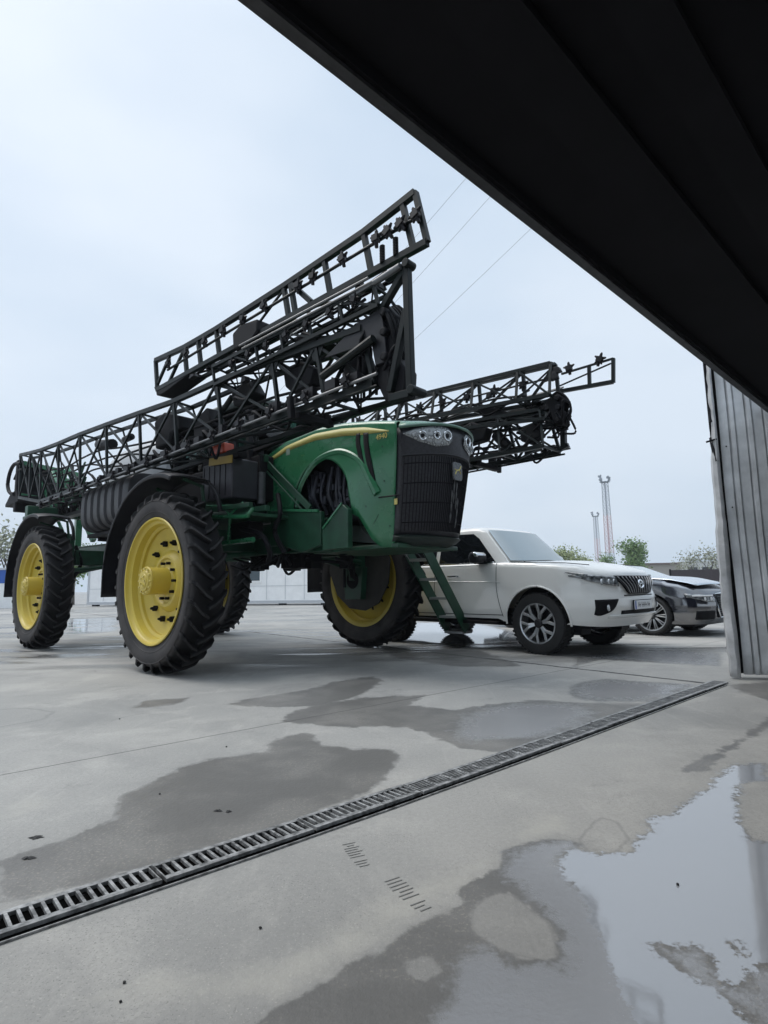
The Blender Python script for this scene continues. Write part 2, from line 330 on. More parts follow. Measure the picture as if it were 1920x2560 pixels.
    pert2 = math_('MULTIPLY', math_('SUBTRACT', noise(42, 5, .75), .5), .75)
    dp = math_('ADD', attr('damp'), pert); damp = step(dp, .42, .60)
    pl = math_('ADD', math_('ADD', attr('pool'), math_('MULTIPLY', pert, .5)), pert2); pool = step(pl, .50, .58)
    fl = math_('ADD', math_('ADD', attr('film'), math_('MULTIPLY', pert, 1.2)), pert2); film = step(fl, .45, .85)
    rg = math_('ADD', attr('ring'), math_('MULTIPLY', pert, .5)); ring = math_('MULTIPLY', step(rg, .36, .46), step(rg, .62, .48))
    c = mix(math_('MULTIPLY', ring, .3), c, (.12, .12, .118))
    wetc = mix(step(nmid, .4, .7), (.105, .102, .096), (.165, .16, .15))
    hl = step(math_('ADD', attr('halo'), math_('MULTIPLY', pert, .9)), .35, .95)
    c = mix(math_('MULTIPLY', hl, .38), c, (.15, .147, .14))
    c = mix(math_('MULTIPLY', damp, .85), c, wetc)
    # washed sand in the damp patch
    c = mix(math_('MULTIPLY', math_('MULTIPLY', damp, step(noise(90, 2, .6), .55, .66)), math_('MULTIPLY', step(nmid, .45, .6), .45)), c, (.34, .31, .26))
    c = mix(math_('MULTIPLY', film, .55), c, (.29, .292, .30))  # paler tone puts the sky reflected in the thin water into its colour
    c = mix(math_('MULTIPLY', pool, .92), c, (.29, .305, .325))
    # joints
    sp = N.new('ShaderNodeSeparateXYZ'); Lk.new(tc.outputs['Object'], sp.inputs[0])
    for (p, q, wd) in JOINTS:
        d = Vector((q[0] - p[0], q[1] - p[1])).normalized(); nx_, ny_ = -d.y, d.x; k = nx_ * p[0] + ny_ * p[1]
        wob = math_('MULTIPLY', math_('SUBTRACT', noise(6, 4), .5), wd * 2.2)
        e = math_('ABSOLUTE', math_('ADD', math_('SUBTRACT', math_('ADD', math_('MULTIPLY', sp.outputs[0], nx_), math_('MULTIPLY', sp.outputs[1], ny_)), k), wob))
        # limit to the yard side of the drain
        side = step(math_('ADD', math_('MULTIPLY', sp.outputs[0], .676), math_('MULTIPLY', sp.outputs[1], -.737)), -1.84, -1.86)
        f = math_('MULTIPLY', step(e, wd * 1.1, wd * .45), side)
        c = mix(math_('MULTIPLY', f, 1. if wd > .01 else .8), c, (.03, .03, .03))
    Lk.new(c, b.inputs['Base Color'])
    r = math_('ADD', .78, math_('MULTIPLY', math_('SUBTRACT', nfine, .5), .3))
    def mixf(f, a, c_):
        n = N.new('ShaderNodeMix'); 
        for i, v in ((0, f), (2, a), (3, c_)):
            if isinstance(v, (int, float)): n.inputs[i].default_value = v
            else: Lk.new(v, n.inputs[i])
        return n.outputs[0]
    r = mixf(math_('MULTIPLY', damp, .9), r, .48); r = mixf(wetfar, r, .16); r = mixf(film, r, .24); r = mixf(pool, r, .055)
    Lk.new(r, b.inputs['Roughness'])
    Lk.new(mixf(math_('MAXIMUM', pool, math_('MULTIPLY', film, .5)), 1.45, 2.3), b.inputs['IOR'])
    bp = N.new('ShaderNodeBump'); bp.inputs['Distance'].default_value = .006
    Lk.new(mixf(math_('MAXIMUM', pool, math_('MULTIPLY', film, .7)), .35, .012), bp.inputs['Strength'])
    Lk.new(math_('ADD', nfine, math_('MULTIPLY', noise(14, 4), 1.2)), bp.inputs['Height']); Lk.new(bp.outputs[0], b.inputs['Normal'])
    return m
build_ground()

#@@ CANOPY AND WALL
ANG = math.radians(42.5); dG = V(math.cos(ANG), math.sin(ANG), 0); nG = V(math.sin(ANG), -math.cos(ANG), 0)
def canopy():
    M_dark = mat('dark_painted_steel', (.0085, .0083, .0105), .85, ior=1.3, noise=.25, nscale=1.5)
    # edge runs through these two measured points
    p0, p1 = V(-.375, 1.345, 2.535), V(3.53, 4.93, 2.43)
    e = (p1 - p0).normalized(); a = p0 - e * 9; b = p1 + e * 9
    t = thing('raised_gate_canopy', 'black ribbed underside of the raised overhead gate across the upper right', 'canopy')
    nn = V(nG.x, nG.y, .02).normalized()
    z = V(0, 0, 1)
    def slab(m, o0, o1, lo, hi):
        v = [a + nn * o0 + z * lo, b + nn * o0 + z * lo, b + nn * o1 + z * lo, a + nn * o1 + z * lo]
        m.add(v + [q + z * (hi - lo) for q in v], [(0, 1, 2, 3), (7, 6, 5, 4), (0, 4, 5, 1), (2, 6, 7, 3), (1, 5, 6, 2), (3, 7, 4, 0)])
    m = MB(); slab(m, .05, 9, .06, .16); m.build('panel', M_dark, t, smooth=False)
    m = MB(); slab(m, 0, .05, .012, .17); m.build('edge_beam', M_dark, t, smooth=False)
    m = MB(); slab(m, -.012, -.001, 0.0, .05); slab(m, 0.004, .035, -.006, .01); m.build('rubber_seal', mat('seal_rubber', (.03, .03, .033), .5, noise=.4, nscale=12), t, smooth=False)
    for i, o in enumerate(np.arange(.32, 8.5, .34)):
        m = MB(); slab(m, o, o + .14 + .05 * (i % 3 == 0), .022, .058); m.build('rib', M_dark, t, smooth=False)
canopy()
def leaf():
    Mz = mat('weathered_galvanised_sheet', (.62, .63, .635), .5, .0, noise=.22, nscale=3, bump=.25, rvar=.12)
    Mz2 = mat('bent_flashing_sheet', (.47, .475, .48), .5, .05, noise=.2, nscale=7, bump=.6, rvar=.1)
    o = V(3.20, 5.33, 0); d = V(.97, -.243, 0).normalized(); n = V(d.y, -d.x, 0)
    t = thing('corrugated_wall', 'weathered grey corrugated steel wall leaf with bent edge at the gate opening', 'wall')
    # trapezoidal sheet profile
    prof = []; u = .0
    while u < 3.4:
        prof += [(u, 0), (u + .075, .0), (u + .082, -.035), (u + .090, -.035), (u + .096, .012), (u + .128, .014), (u + .134, -.03), (u + .140, -.03)]; u += .150
    rows = []
    H = 3.3; nzr = 26
    for j in range(nzr + 1):
        zz = .04 + (H - .04) * j / nzr
        rows.append([o + d * (.105 + uu + .004 * math.sin(zz * 3 + uu * 5)) + n * (ww + .006 * math.sin(zz * 2.3 + uu * 4)) + V(0, 0, zz) for uu, ww in prof])
    m = MB().grid(rows); m.build('sheet', Mz, t, solid=.002)
    rows = []
    rnd = random.Random(3)
    for j in range(41):
        zz = .015 + 3.2 * j / 40; k = .012 * rnd.random() + .014 * math.sin(zz * 6) * (zz < 1.6)
        wdt = .050 + .014 * rnd.random() + .014 * math.sin(zz * 2.1) - .03 * max(0, (zz - 1.9))
        rows.append([o + d * (.07) + n * (.03 + k) + V(0, 0, zz), o + d * (.065 - wdt * .5) + n * (.034 + k * 1.4) + V(0, 0, zz), o + d * (.06 - wdt) + n * (.01 + k) + V(0, 0, zz), o + d * (.065 - wdt) - n * (.05) + V(0, 0, zz)])
    MB().grid(rows).build('edge_flashing', Mz2, t, solid=.003)
    MB().box(0, 3.3, 0, .02, .04, 3.25).build('gap_shade_sheet', M_blk2, t, loc=tuple(o + d * .06 - n * .08)).rotation_euler = (0, 0, math.atan2(d.y, d.x))  # black sheet added for the dark of the opening behind the flashing
    m = MB(); pb = [(.03, 3.2), (.03, 2.8), (.03, 2.4), (.045, 2.08)]
    for (a0, z0), (a1, z1) in zip(pb, pb[1:]): m.bar(o + d * a0 + V(0, 0, z0), o + d * a1 + V(0, 0, z1), .016, .02)
    m.bar(o + d * -.03 + n * .03 + V(0, 0, 2.25), o + d * .06 + n * .04 + V(0, 0, 2.27), .02, .015); m.bar(o + d * .03 + V(0, 0, 2.3), o + d * .045 + n * .03 + V(0, 0, 2.05), .035, .03); m.bar(o + d * .035 + V(0, 0, 2.6), o + d * .03 + n * .02 + V(0, 0, 2.45), .03, .02)
    m.build('torn_seal', M_blk2, t)
    for zz in (.4, .95, 1.6, 2.2):
        for k in range(6):
            q = o + d * (.11 + k * .525 + .04 * (zz > 1)) + n * .004 + V(0, 0, zz)
            MB().lathe([(0, 0), (.008, .0), (.006, .004), (0, .006)], 8, tuple(q)).build('screw', M_blk2, t)
leaf()
#@@ DRAIN
def drain():
    t = thing('drain_channel', 'long slotted steel drain channel crossing the concrete floor diagonally', 'drain')
    Mg = mat('grate_steel', (.25, .252, .25), .5, .15, noise=.6, nscale=30, rvar=.12)
    Md = mat('slot_shade_black', (.003, .003, .003), 1., ior=1.05)
    s0 = -1.0; LT = [(-1, -2.05), (.33, -1.992), (1.0, -1.95), (1.65, -1.918), (2.6, -1.888), (5.55, -1.838)]
    def L(s, off, z): return dG * s + nG * (interp(s, LT) + off) + V(0, 0, z)
    wd = .128
    def quad(m, a, b, o0, o1, z0, z1):
        v = [L(a, o0, z0), L(b, o0, z0), L(b, o1, z0), L(a, o1, z0)]
        m.add(v + [q + V(0, 0, z1 - z0) for q in v], [(0, 1, 2, 3), (7, 6, 5, 4), (0, 4, 5, 1), (2, 6, 7, 3), (1, 5, 6, 2), (3, 7, 4, 0)])
    m = MB()
    KN = [-1, .33, 1.0, 1.65, 2.6, 5.55]
    for q0, q1 in zip(KN, KN[1:]): quad(m, q0, q1, -.0, wd + .022, .001, .003)
    m.build('slot_shade', Md, t, smooth=False)  # flat black sheet stands for the shade below the grate slots
    
    for o0, o1, hh in ((-.010, -.003, .010), (wd + .022, wd + .027, .007)):
        m = MB()
        for q0, q1 in zip(KN, KN[1:]): quad(m, q0, q1, o0, o1, .001, hh)
        m.build('frame_rail', Mg, t, smooth=False)
    # joint positions measured along the channel
    j0 = .19; seg = .548; k = -3
    while j0 + k * seg < 5.4:
        a = j0 + k * seg + .006; b = a + seg - .012; m = MB(); rnd = random.Random(k + 50); dz = rnd.uniform(0, .003); do = rnd.uniform(-.002, .002)
        quad(m, a, b, .001 + do, .021 + do, .004, .014 + dz); quad(m, a, b, wd - .023 + do, wd + do, .004, .014 + dz)
        nb = 18 if a < 1.6 else 5; st = (b - a) / nb
        if a >= 1.6:
            for q_ in range(5): o_ = .030 + q_ * .0155; quad(m, a, b, o_ + do, o_ + .006 + do, .004, .0132 + dz)
        for i in range(nb + 1):
            c = a + i * st; quad(m, max(a, c - .0045), min(b, c + .0045), .0215 + do, wd - .0235 + do, .004, .0135 + dz)
        m.build('grate', Mg, t, smooth=False); k += 1
drain()
#@@ FLOOR DETAILS
def debris():
    Mp = mat('dark_pebble', (.03, .03, .03), .8); rnd = random.Random(5)
    pts = [(-1.02, 2.62, 'dark pebble on the damp patch left of the wheel tracks'), (-.93, 3.35, 'tiny pebble on the thin floor joint at the left'), (-.62, 1.42, 'dark pebble on the pale sandy floor at the bottom left'), (-.35, 1.62, 'dark pebble on plain grey concrete in front of the grate'), (.95, 1.52, 'dark pebble lying in the bright puddle, nearest of the two'), (.86, 1.80, 'dark pebble lying in the bright puddle, farther of the two'), (-.60, 1.36, 'smaller pebble just below another at the bottom left'), (-1.9, 4.1, 'pebble on dry concrete in front of the large front tyre')]
    for i, (x, y, lab) in enumerate(pts):
        r = rnd.uniform(.003, .0055); m = MB()
        v = []
        for la in (-.6, .2, .9):
            for k in range(6): v.append((math.cos(k * PI / 3) * math.cos(la) * r * rnd.uniform(.7, 1.3), math.sin(k * PI / 3) * math.cos(la) * r * rnd.uniform(.7, 1.2), (math.sin(la) + .6) * r * .8))
        m.add(v, [(a * 6 + k, a * 6 + (k + 1) % 6, (a + 1) * 6 + (k + 1) % 6, (a + 1) * 6 + k) for a in (0, 1) for k in range(6)] + [tuple(range(12, 18))])
        tag(m.build('pebble', Mp, None, loc=(x, y, .001)), lab, 'pebble', 'pebbles scattered on the floor')
    for i, (x, y, r, lab) in enumerate(((-1.31, 2.20, .028, 'flat dark mud clod near the left end of the drain, topmost of three'), (-1.235, 2.04, .026, 'flat dark mud clod near the left end of the drain, middle of three'), (-1.27, 1.87, .04, 'largest flat dark mud clod at the left picture edge above the drain'), (-.70, 2.42, .018, 'small dark chip inside the big damp patch, left of a pair'), (-.655, 2.41, .014, 'small dark chip inside the big damp patch, right of a pair'))):
        n_ = 16; v = [(0, 0, .004)] + [(math.cos(2 * PI * k / n_) * r * q * rnd.uniform(.5, 1.2), math.sin(2 * PI * k / n_) * r * q * .6 * rnd.uniform(.5, 1.2), z_ * rnd.uniform(.5, 1.5)) for q, z_ in ((.5, .004), (1, .0006)) for k in range(n_)]
        m = MB(); m.add(v, [(0, 1 + k, 1 + (k + 1) % n_) for k in range(n_)] + [(1 + k, 1 + n_ + k, 1 + n_ + (k + 1) % n_, 1 + (k + 1) % n_) for k in range(n_)])
        tag(m.build('mud_clod', Mp, None, loc=(x, y, .0015)), lab, 'mud')
    Mt = mat('mud_print', (.22, .22, .21), .9)
    for (x, y, a, s, lab) in ((-.115, 2.03, .35, 1., 'dark muddy boot print just in front of the drain channel'), (.05, 1.78, .5, 1.1, 'faint ribbed boot print near the pale sandy patch')):
        m = MB(); rnd = random.Random(int(x * 100))
        for k in range(11):
            if k == 3: continue
            wv = .03 * s * (1 - abs(k - 6.5) * .05); yy = -.09 * s + k * .017 * s
            for u0, u1 in ((-1, .95),):
                u0 += rnd.uniform(0, .5) * (k % 3 == 0); u1 -= rnd.uniform(0, .5) * (k % 2)
                q = [V(u0 * wv, yy, 0), V(u1 * wv, yy + .003, 0), V(u1 * wv, yy + .0055 * s, 0), V(u0 * wv, yy + .005 * s, 0)]
                m.add([Matrix.Rotation(a, 3, 'Z') @ p + V(0, 0, .001) for p in q] + [Matrix.Rotation(a, 3, 'Z') @ p for p in q], [(0, 1, 2, 3), (4, 7, 6, 5), (0, 4, 5, 1), (1, 5, 6, 2), (2, 6, 7, 3), (3, 7, 4, 0)])
        tag(m.build('boot_print', Mt, None, loc=(x, y, .0008), smooth=False), lab, 'footprint')
debris()

#@@ SPRAYER
HD = math.radians(-42.8)
SP = thing('crop_sprayer', 'huge green self-propelled crop sprayer with yellow rims and folded black booms', 'sprayer', (-1.358, 7.527, 0), HD)
R, RR, TW, TR = 1.008, .70, .37, 3.267
def wheel_parts():
    """tyre (part) with rim, disc, hub as sub-parts; outer face towards -y, centre at origin"""
    h = TW / 2; m = MB()
    prof = [(.69, -h * .80), (.715, -h * .88), (.74, -h * .93), (.80, -h * 1.06), (.865, -h * 1.09), (.90, -h * 1.03), (.922, -h * .94), (.934, -h * .8), (.942, -h * .4), (.945, 0)]
    prof = prof + [(r, -t) for r, t in prof[:-1][::-1]]
    m.lathe(prof, 72)
    NL = 31
    for side in (-1, 1):
        for k in range(NL):
            a0 = 2 * PI * (k + (.5 if side > 0 else 0)) / NL
            st = [(-.012, R, .0, .021), (.05, R + .001, .035, .021), (.11, R - .002, .09, .023), (.165, R - .012, .15, .028), (.192, .965, .168, .032), (.204, .895, .176, .026)]
            vs = []
            for y, rt_, da, w_ in st:
                rb = .93 if y < .17 else rt_ - .06
                for rr, ww in ((rb, w_ * 1.45), (rt_, w_), ):
                    for sgn in (-1, 1):
                        th = a0 + da + sgn * ww / 2 / R * 1.25
                        yy = side * (y if rr == rt_ or y < .18 else y - .045)
                        vs.append((math.cos(th) * rr, yy, math.sin(th) * rr))
            fs = []
            for i in range(len(st) - 1):
                b = i * 4; c = b + 4
                fs += [(b + 2, b + 3, c + 3, c + 2), (b, b + 2, c + 2, c), (b + 3, b + 1, c + 1, c + 3), (b + 1, b, c, c + 1)]
            fs += [(0, 1, 3, 2), ((len(st) - 1) * 4, (len(st) - 1) * 4 + 2, (len(st) - 1) * 4 + 3, (len(st) - 1) * 4 + 1)]
            m.add(vs, fs)
    # moulded rings on the sidewall
    for s in (-1, 1):
        m.lathe([(.765, s * h * .99), (.772, s * h * 1.03), (.779, s * h * 1.02)], 72); m.lathe([(.885, s * h * 1.07), (.892, s * h * 1.10), (.899, s * h * 1.06)], 72)
    tyre = m
    rim = MB().lathe([(.69, -h * .80), (.708, -h * .93), (.70, -h * .99), (.685, -h * .97), (.678, -h * .80), (.668, -h * .72), (.640, -h * .66), (.628, -h * .3), (.600, -h * .2), (.596, h * .2), (.628, h * .45), (.64, h * .8), (.69, h * .93), (.705, h * .93), (.69, h * .8)], 72)
    disc = MB().lathe([(.60, -.005), (.57, .012), (.50, .03), (.47, .045), (.43, .045), (.35, .04), (.33, .012), (.29, -.02), (.26, -.02), (.24, .0), (.16, .0)], 72)
    hub = MB().lathe([(0, -.275), (.075, -.275), (.08, -.268), (.11, -.266), (.118, -.25), (.152, -.248), (.158, -.235), (.150, -.225), (.148, -.02), (.165, -.0), (.165, .01)], 40)
    return tyre, rim, disc, hub
def make_wheel():
    tyre, rim, disc, hub = wheel_parts()
    T = tyre.build('wheel', M_tyre, SP)
    rim.build('rim', M_yellow, T); disc.build('rim_disc', M_yellow, T); hub.build('hub', M_yellow, T)
    wb = MB().tube([(0, .05, 0), (0, .0, 0), (0, -.035, 0)], [.021, .021, .013], 7); wb.bar((-.03, .02, 0), (.03, .02, 0), .03, .05, (0, 1, 0))
    sb = MB().tube([(0, 0, 0), (0, -.045, 0)], .017, 6); cb = MB().tube([(0, 0, 0), (0, -.026, 0)], .011, 6)
    protos = []
    for (mb, m, nm, n, r, y, ph) in ((wb, M_blk2, 'wheel_bolt', 12, .44, 0, .5), (sb, M_blk2, 'wheel_stud', 10, .205, 0, 0), (cb, M_yellow2, 'hub_bolt', 12, .135, -.24, 0), (cb, M_yellow2, 'cap_bolt', 5, .05, -.262, 0)):
        p = None
        for k in range(n):
            a = 2 * PI * (k + ph) / n
            if p is None: p = o = mb.build(nm, m, T)
            else: o = p.copy(); C.objects.link(o); o.parent = T
            o.location = (math.cos(a) * r, y, math.sin(a) * r); o.rotation_euler = (0, -a, 0)
    return T
# tyre material: dusty sidewall, darker tread
M_tyre = M_rubber.copy(); M_tyre.name = 'tractor_tyre'
def _ty():
    t = M_tyre.node_tree; b = t.nodes['Principled BSDF']; tc = t.nodes.new('ShaderNodeTexCoord'); sp = t.nodes.new('ShaderNodeSeparateXYZ'); t.links.new(tc.outputs['Object'], sp.inputs[0])
    cx = t.nodes.new('ShaderNodeCombineXYZ'); t.links.new(sp.outputs[0], cx.inputs[0]); t.links.new(sp.outputs[2], cx.inputs[2])
    ln = t.nodes.new('ShaderNodeVectorMath'); ln.operation = 'LENGTH'; t.links.new(cx.outputs[0], ln.inputs[0])
    mr = t.nodes.new('ShaderNodeMapRange'); mr.interpolation_type = 'SMOOTHSTEP'; t.links.new(ln.outputs['Value'], mr.inputs[0])
    for i, q in enumerate((.90, .95, 1, 0)): mr.inputs[i + 1].default_value = q
    n = t.nodes.new('ShaderNodeTexNoise'); n.inputs['Scale'].default_value = 3.5; n.inputs['Detail'].default_value = 8; t.links.new(tc.outputs['Object'], n.inputs[0])
    r = t.nodes.new('ShaderNodeValToRGB'); r.color_ramp.elements[0].position = .3; r.color_ramp.elements[0].color = (.030, .029, .030, 1); r.color_ramp.elements[1].position = .7; r.color_ramp.elements[1].color = (.070, .064, .062, 1)
    t.links.new(n.outputs['Fac'], r.inputs[0])
    mx = t.nodes.new('ShaderNodeMix'); mx.data_type = 'RGBA'; t.links.new(mr.outputs[0], mx.inputs['Factor']); mx.inputs['A'].default_value = (.006, .006, .007, 1); t.links.new(r.outputs[0], mx.inputs['B'])
    m2 = t.nodes.new('ShaderNodeMapRange'); t.links.new(ln.outputs['Value'], m2.inputs[0])
    for i, q in enumerate((.975, 1.0, 0, 1)): m2.inputs[i + 1].default_value = q
    m3 = t.nodes.new('ShaderNodeMix'); m3.data_type = 'RGBA'; t.links.new(m2.outputs[0], m3.inputs['Factor']); t.links.new(mx.outputs['Result'], m3.inputs['A']); m3.inputs['B'].default_value = (.03, .029, .03, 1)
    t.links.new(m3.outputs['Result'], b.inputs['Base Color'])
_ty()
W0 = make_wheel()
for i, (fx, ly) in enumerate(((0, -TR / 2), (-4.45, -TR / 2), (0, TR / 2), (-4.45, TR / 2))):
    o = W0 if i == 0 else copy_tree(W0, SP)
    o.location = (fx, ly, R)
    o.rotation_euler = (0, 0, 0) if ly < 0 else (0, 0, PI)
    if ly > 0:   # lugs on the far side must point the same way as the near side: mirror the roll
        o.rotation_euler = (PI, 0, 0)

def frame():
    # chassis rails and cross members
    m = MB()
    for s in (-1, 1):
        m.bar((-6.3, s * .5, 1.62), (1.55, s * .5, 1.48), .14, .34)
        m.bar((-6.3, s * .5, 1.80), (1.55, s * .5, 1.655), .20, .014); m.bar((-6.3, s * .5, 1.44), (1.55, s * .5, 1.305), .20, .014)
    for x in (-6.2, -4.9, -3.6, -2.2, -.9, .3, 1.4): m.box(x - .07, x + .07, -.43, .43, 1.42, 1.62)
    m.build('chassis', M_green2, SP, bevel=.006)
    SH = []
    for fx, nm in ((0, 'front_axle'), (-4.45, 'rear_axle')):
        m = MB()
        m.box(fx - .13, fx + .13, -1.18, 1.18, 1.36, 1.62)
        for s in (-1, 1):
            m.box(fx - .17, fx + .17, s * 1.32 - .10, s * 1.32 + .10, 1.2, 1.86)
            m.tube([(fx, s * 1.3, 1.9), (fx, s * 1.3, 1.0)], .075, 14)
            m.prism([(fx - .16, .72), (fx + .17, .72), (fx + .22, 1.2), (fx - .22, 1.2)], 'y', s * 1.27, s * 1.40)
            SH.append((fx, s))
            m.bar((fx - .12, s * .55, 1.38), (fx - .1, s * 1.25, 1.22), .07, .1)
            m.tube([(fx + .2, s * .5, 1.35), (fx + .2, s * 1.25, 1.27)], .035, 10)
        ax = m.build(nm, M_green2, SP, bevel=.006)
        for s in (-1, 1):
            m = MB(); m.lathe([(0, -.1), (.12, -.1), (.16, -.06), (.19, .0), (.19, .12), (.23, .13), (.23, .19)] if s > 0 else [(0, .1), (.12, .1), (.16, .06), (.19, .0), (.19, -.12), (.23, -.13), (.23, -.19)], 28, (fx, s * 1.36, R))
            m.build('drive_motor', M_blk2, ax)
            pl_ = [(fx - .62, 1.62), (fx - .64, 1.15), (fx - .46, .78), (fx - .18, .58), (fx + .16, .55), (fx + .44, .66), (fx + .64, .95), (fx + .68, 1.3), (fx + .5, 1.70)]
            MB().prism(pl_, 'y', s * 1.375, s * 1.395).build('brake_plate', mat('dusty_dark_plate', (.028, .026, .022), .65, noise=.3), ax, bevel=.006)
            m = MB()
            for q in range(3): m.tube(spline([(fx - .05 + q * .05, s * 1.15, 1.7), (fx + .1 + q * .05, s * 1.1, 1.4), (fx + .05 + q * .04, s * 1.18, 1.15), (fx + q * .03, s * 1.26, 1.02)], 6), .016, 7)
            m.build('hydraulic_hose', M_blk2, ax)
            m = MB(); m.tube([(fx - .12, s * 1.22, 1.75), (fx - .12, s * 1.22, 1.2)], .05, 12); m.tube([(fx - .12, s * 1.22, 1.2), (fx - .12, s * 1.22, .9)], .022, 10); m.build('suspension_cylinder', M_blk2, ax)
    # hoses and fittings under the belly
    m = MB(); rnd = random.Random(11)
    for k in range(26):
        x = rnd.uniform(-1.5, 1.4); y = rnd.uniform(-.75, .4); z = rnd.uniform(1.22, 1.42)
        m.tube(spline([(x, y, z), (x + rnd.uniform(-.3, .3), y + rnd.uniform(-.2, .2), z - rnd.uniform(.02, .14)), (x + rnd.uniform(-.5, .5), y + rnd.uniform(-.3, .3), z)], 6), rnd.uniform(.012, .022), 6)
    for k in range(10):
        x = rnd.uniform(-.8, 1.2); y = rnd.uniform(-.7, .3); m.box(x, x + rnd.uniform(.06, .2), y, y + rnd.uniform(.06, .2), 1.14, 1.34)
    m.build('belly_hoses', M_blk2, SP)
frame()
def fenders():
    prof = [(-1.235, .83), (-1.22, 1.32), (-1.06, 1.66), (-.72, 1.98), (-.34, 2.145), (.0, 2.195), (.30, 2.17), (.50, 2.11)]
    P = spline(prof, 5)
    def one(cx, s):
        rows = []
        yo = s * (TR / 2 + .24); yi = s * (TR / 2 - .22)
        for i, (x, z) in enumerate(P):
            a = P[max(i - 1, 0)]; b = P[min(i + 1, len(P) - 1)]; t = V(b[0] - a[0], 0, b[1] - a[1]).normalized(); n = V(-t.z, 0, t.x)
            if n.z < -.2: n = -n
            c = V(cx + x, 0, z)
            lip = .05 if i > 4 else .0
            rows.append([c - n * lip + V(0, yo + s * .004, 0), c - n * .008 + V(0, yo, 0), c + V(0, yo - s * .02, 0), c + n * .018 + V(0, (yo * .65 + yi * .35), 0), c + n * .018 + V(0, (yo * .35 + yi * .65), 0), c + V(0, yi, 0), c - n * lip + V(0, yi, 0)])
        f = MB().grid(rows).build('fender', M_black, SP, solid=.012)
        MB().grid([[(cx + x, yi - s * .0, z), (cx + x, yi + s * .028, z), (cx + x - .03, yi + s * .03, z - .01)] for x, z in spline([(.46, 2.12), (.62, 2.02), (.72, 1.90), (.77, 1.74)], 5)]).build('fender_edge', M_black, f, solid=.012)
        for x, z in ((-.35, 2.05), (.3, 2.08)): MB().tube([(cx + x, s * 1.35, 1.75), (cx + x, s * 1.4, z), (cx + x, s * (TR / 2), z + .06)], .022, 8).build('bracket', M_green2, f)
    for cx in (0, -4.45):
        for s in (-1, 1): one(cx, s)
fenders()
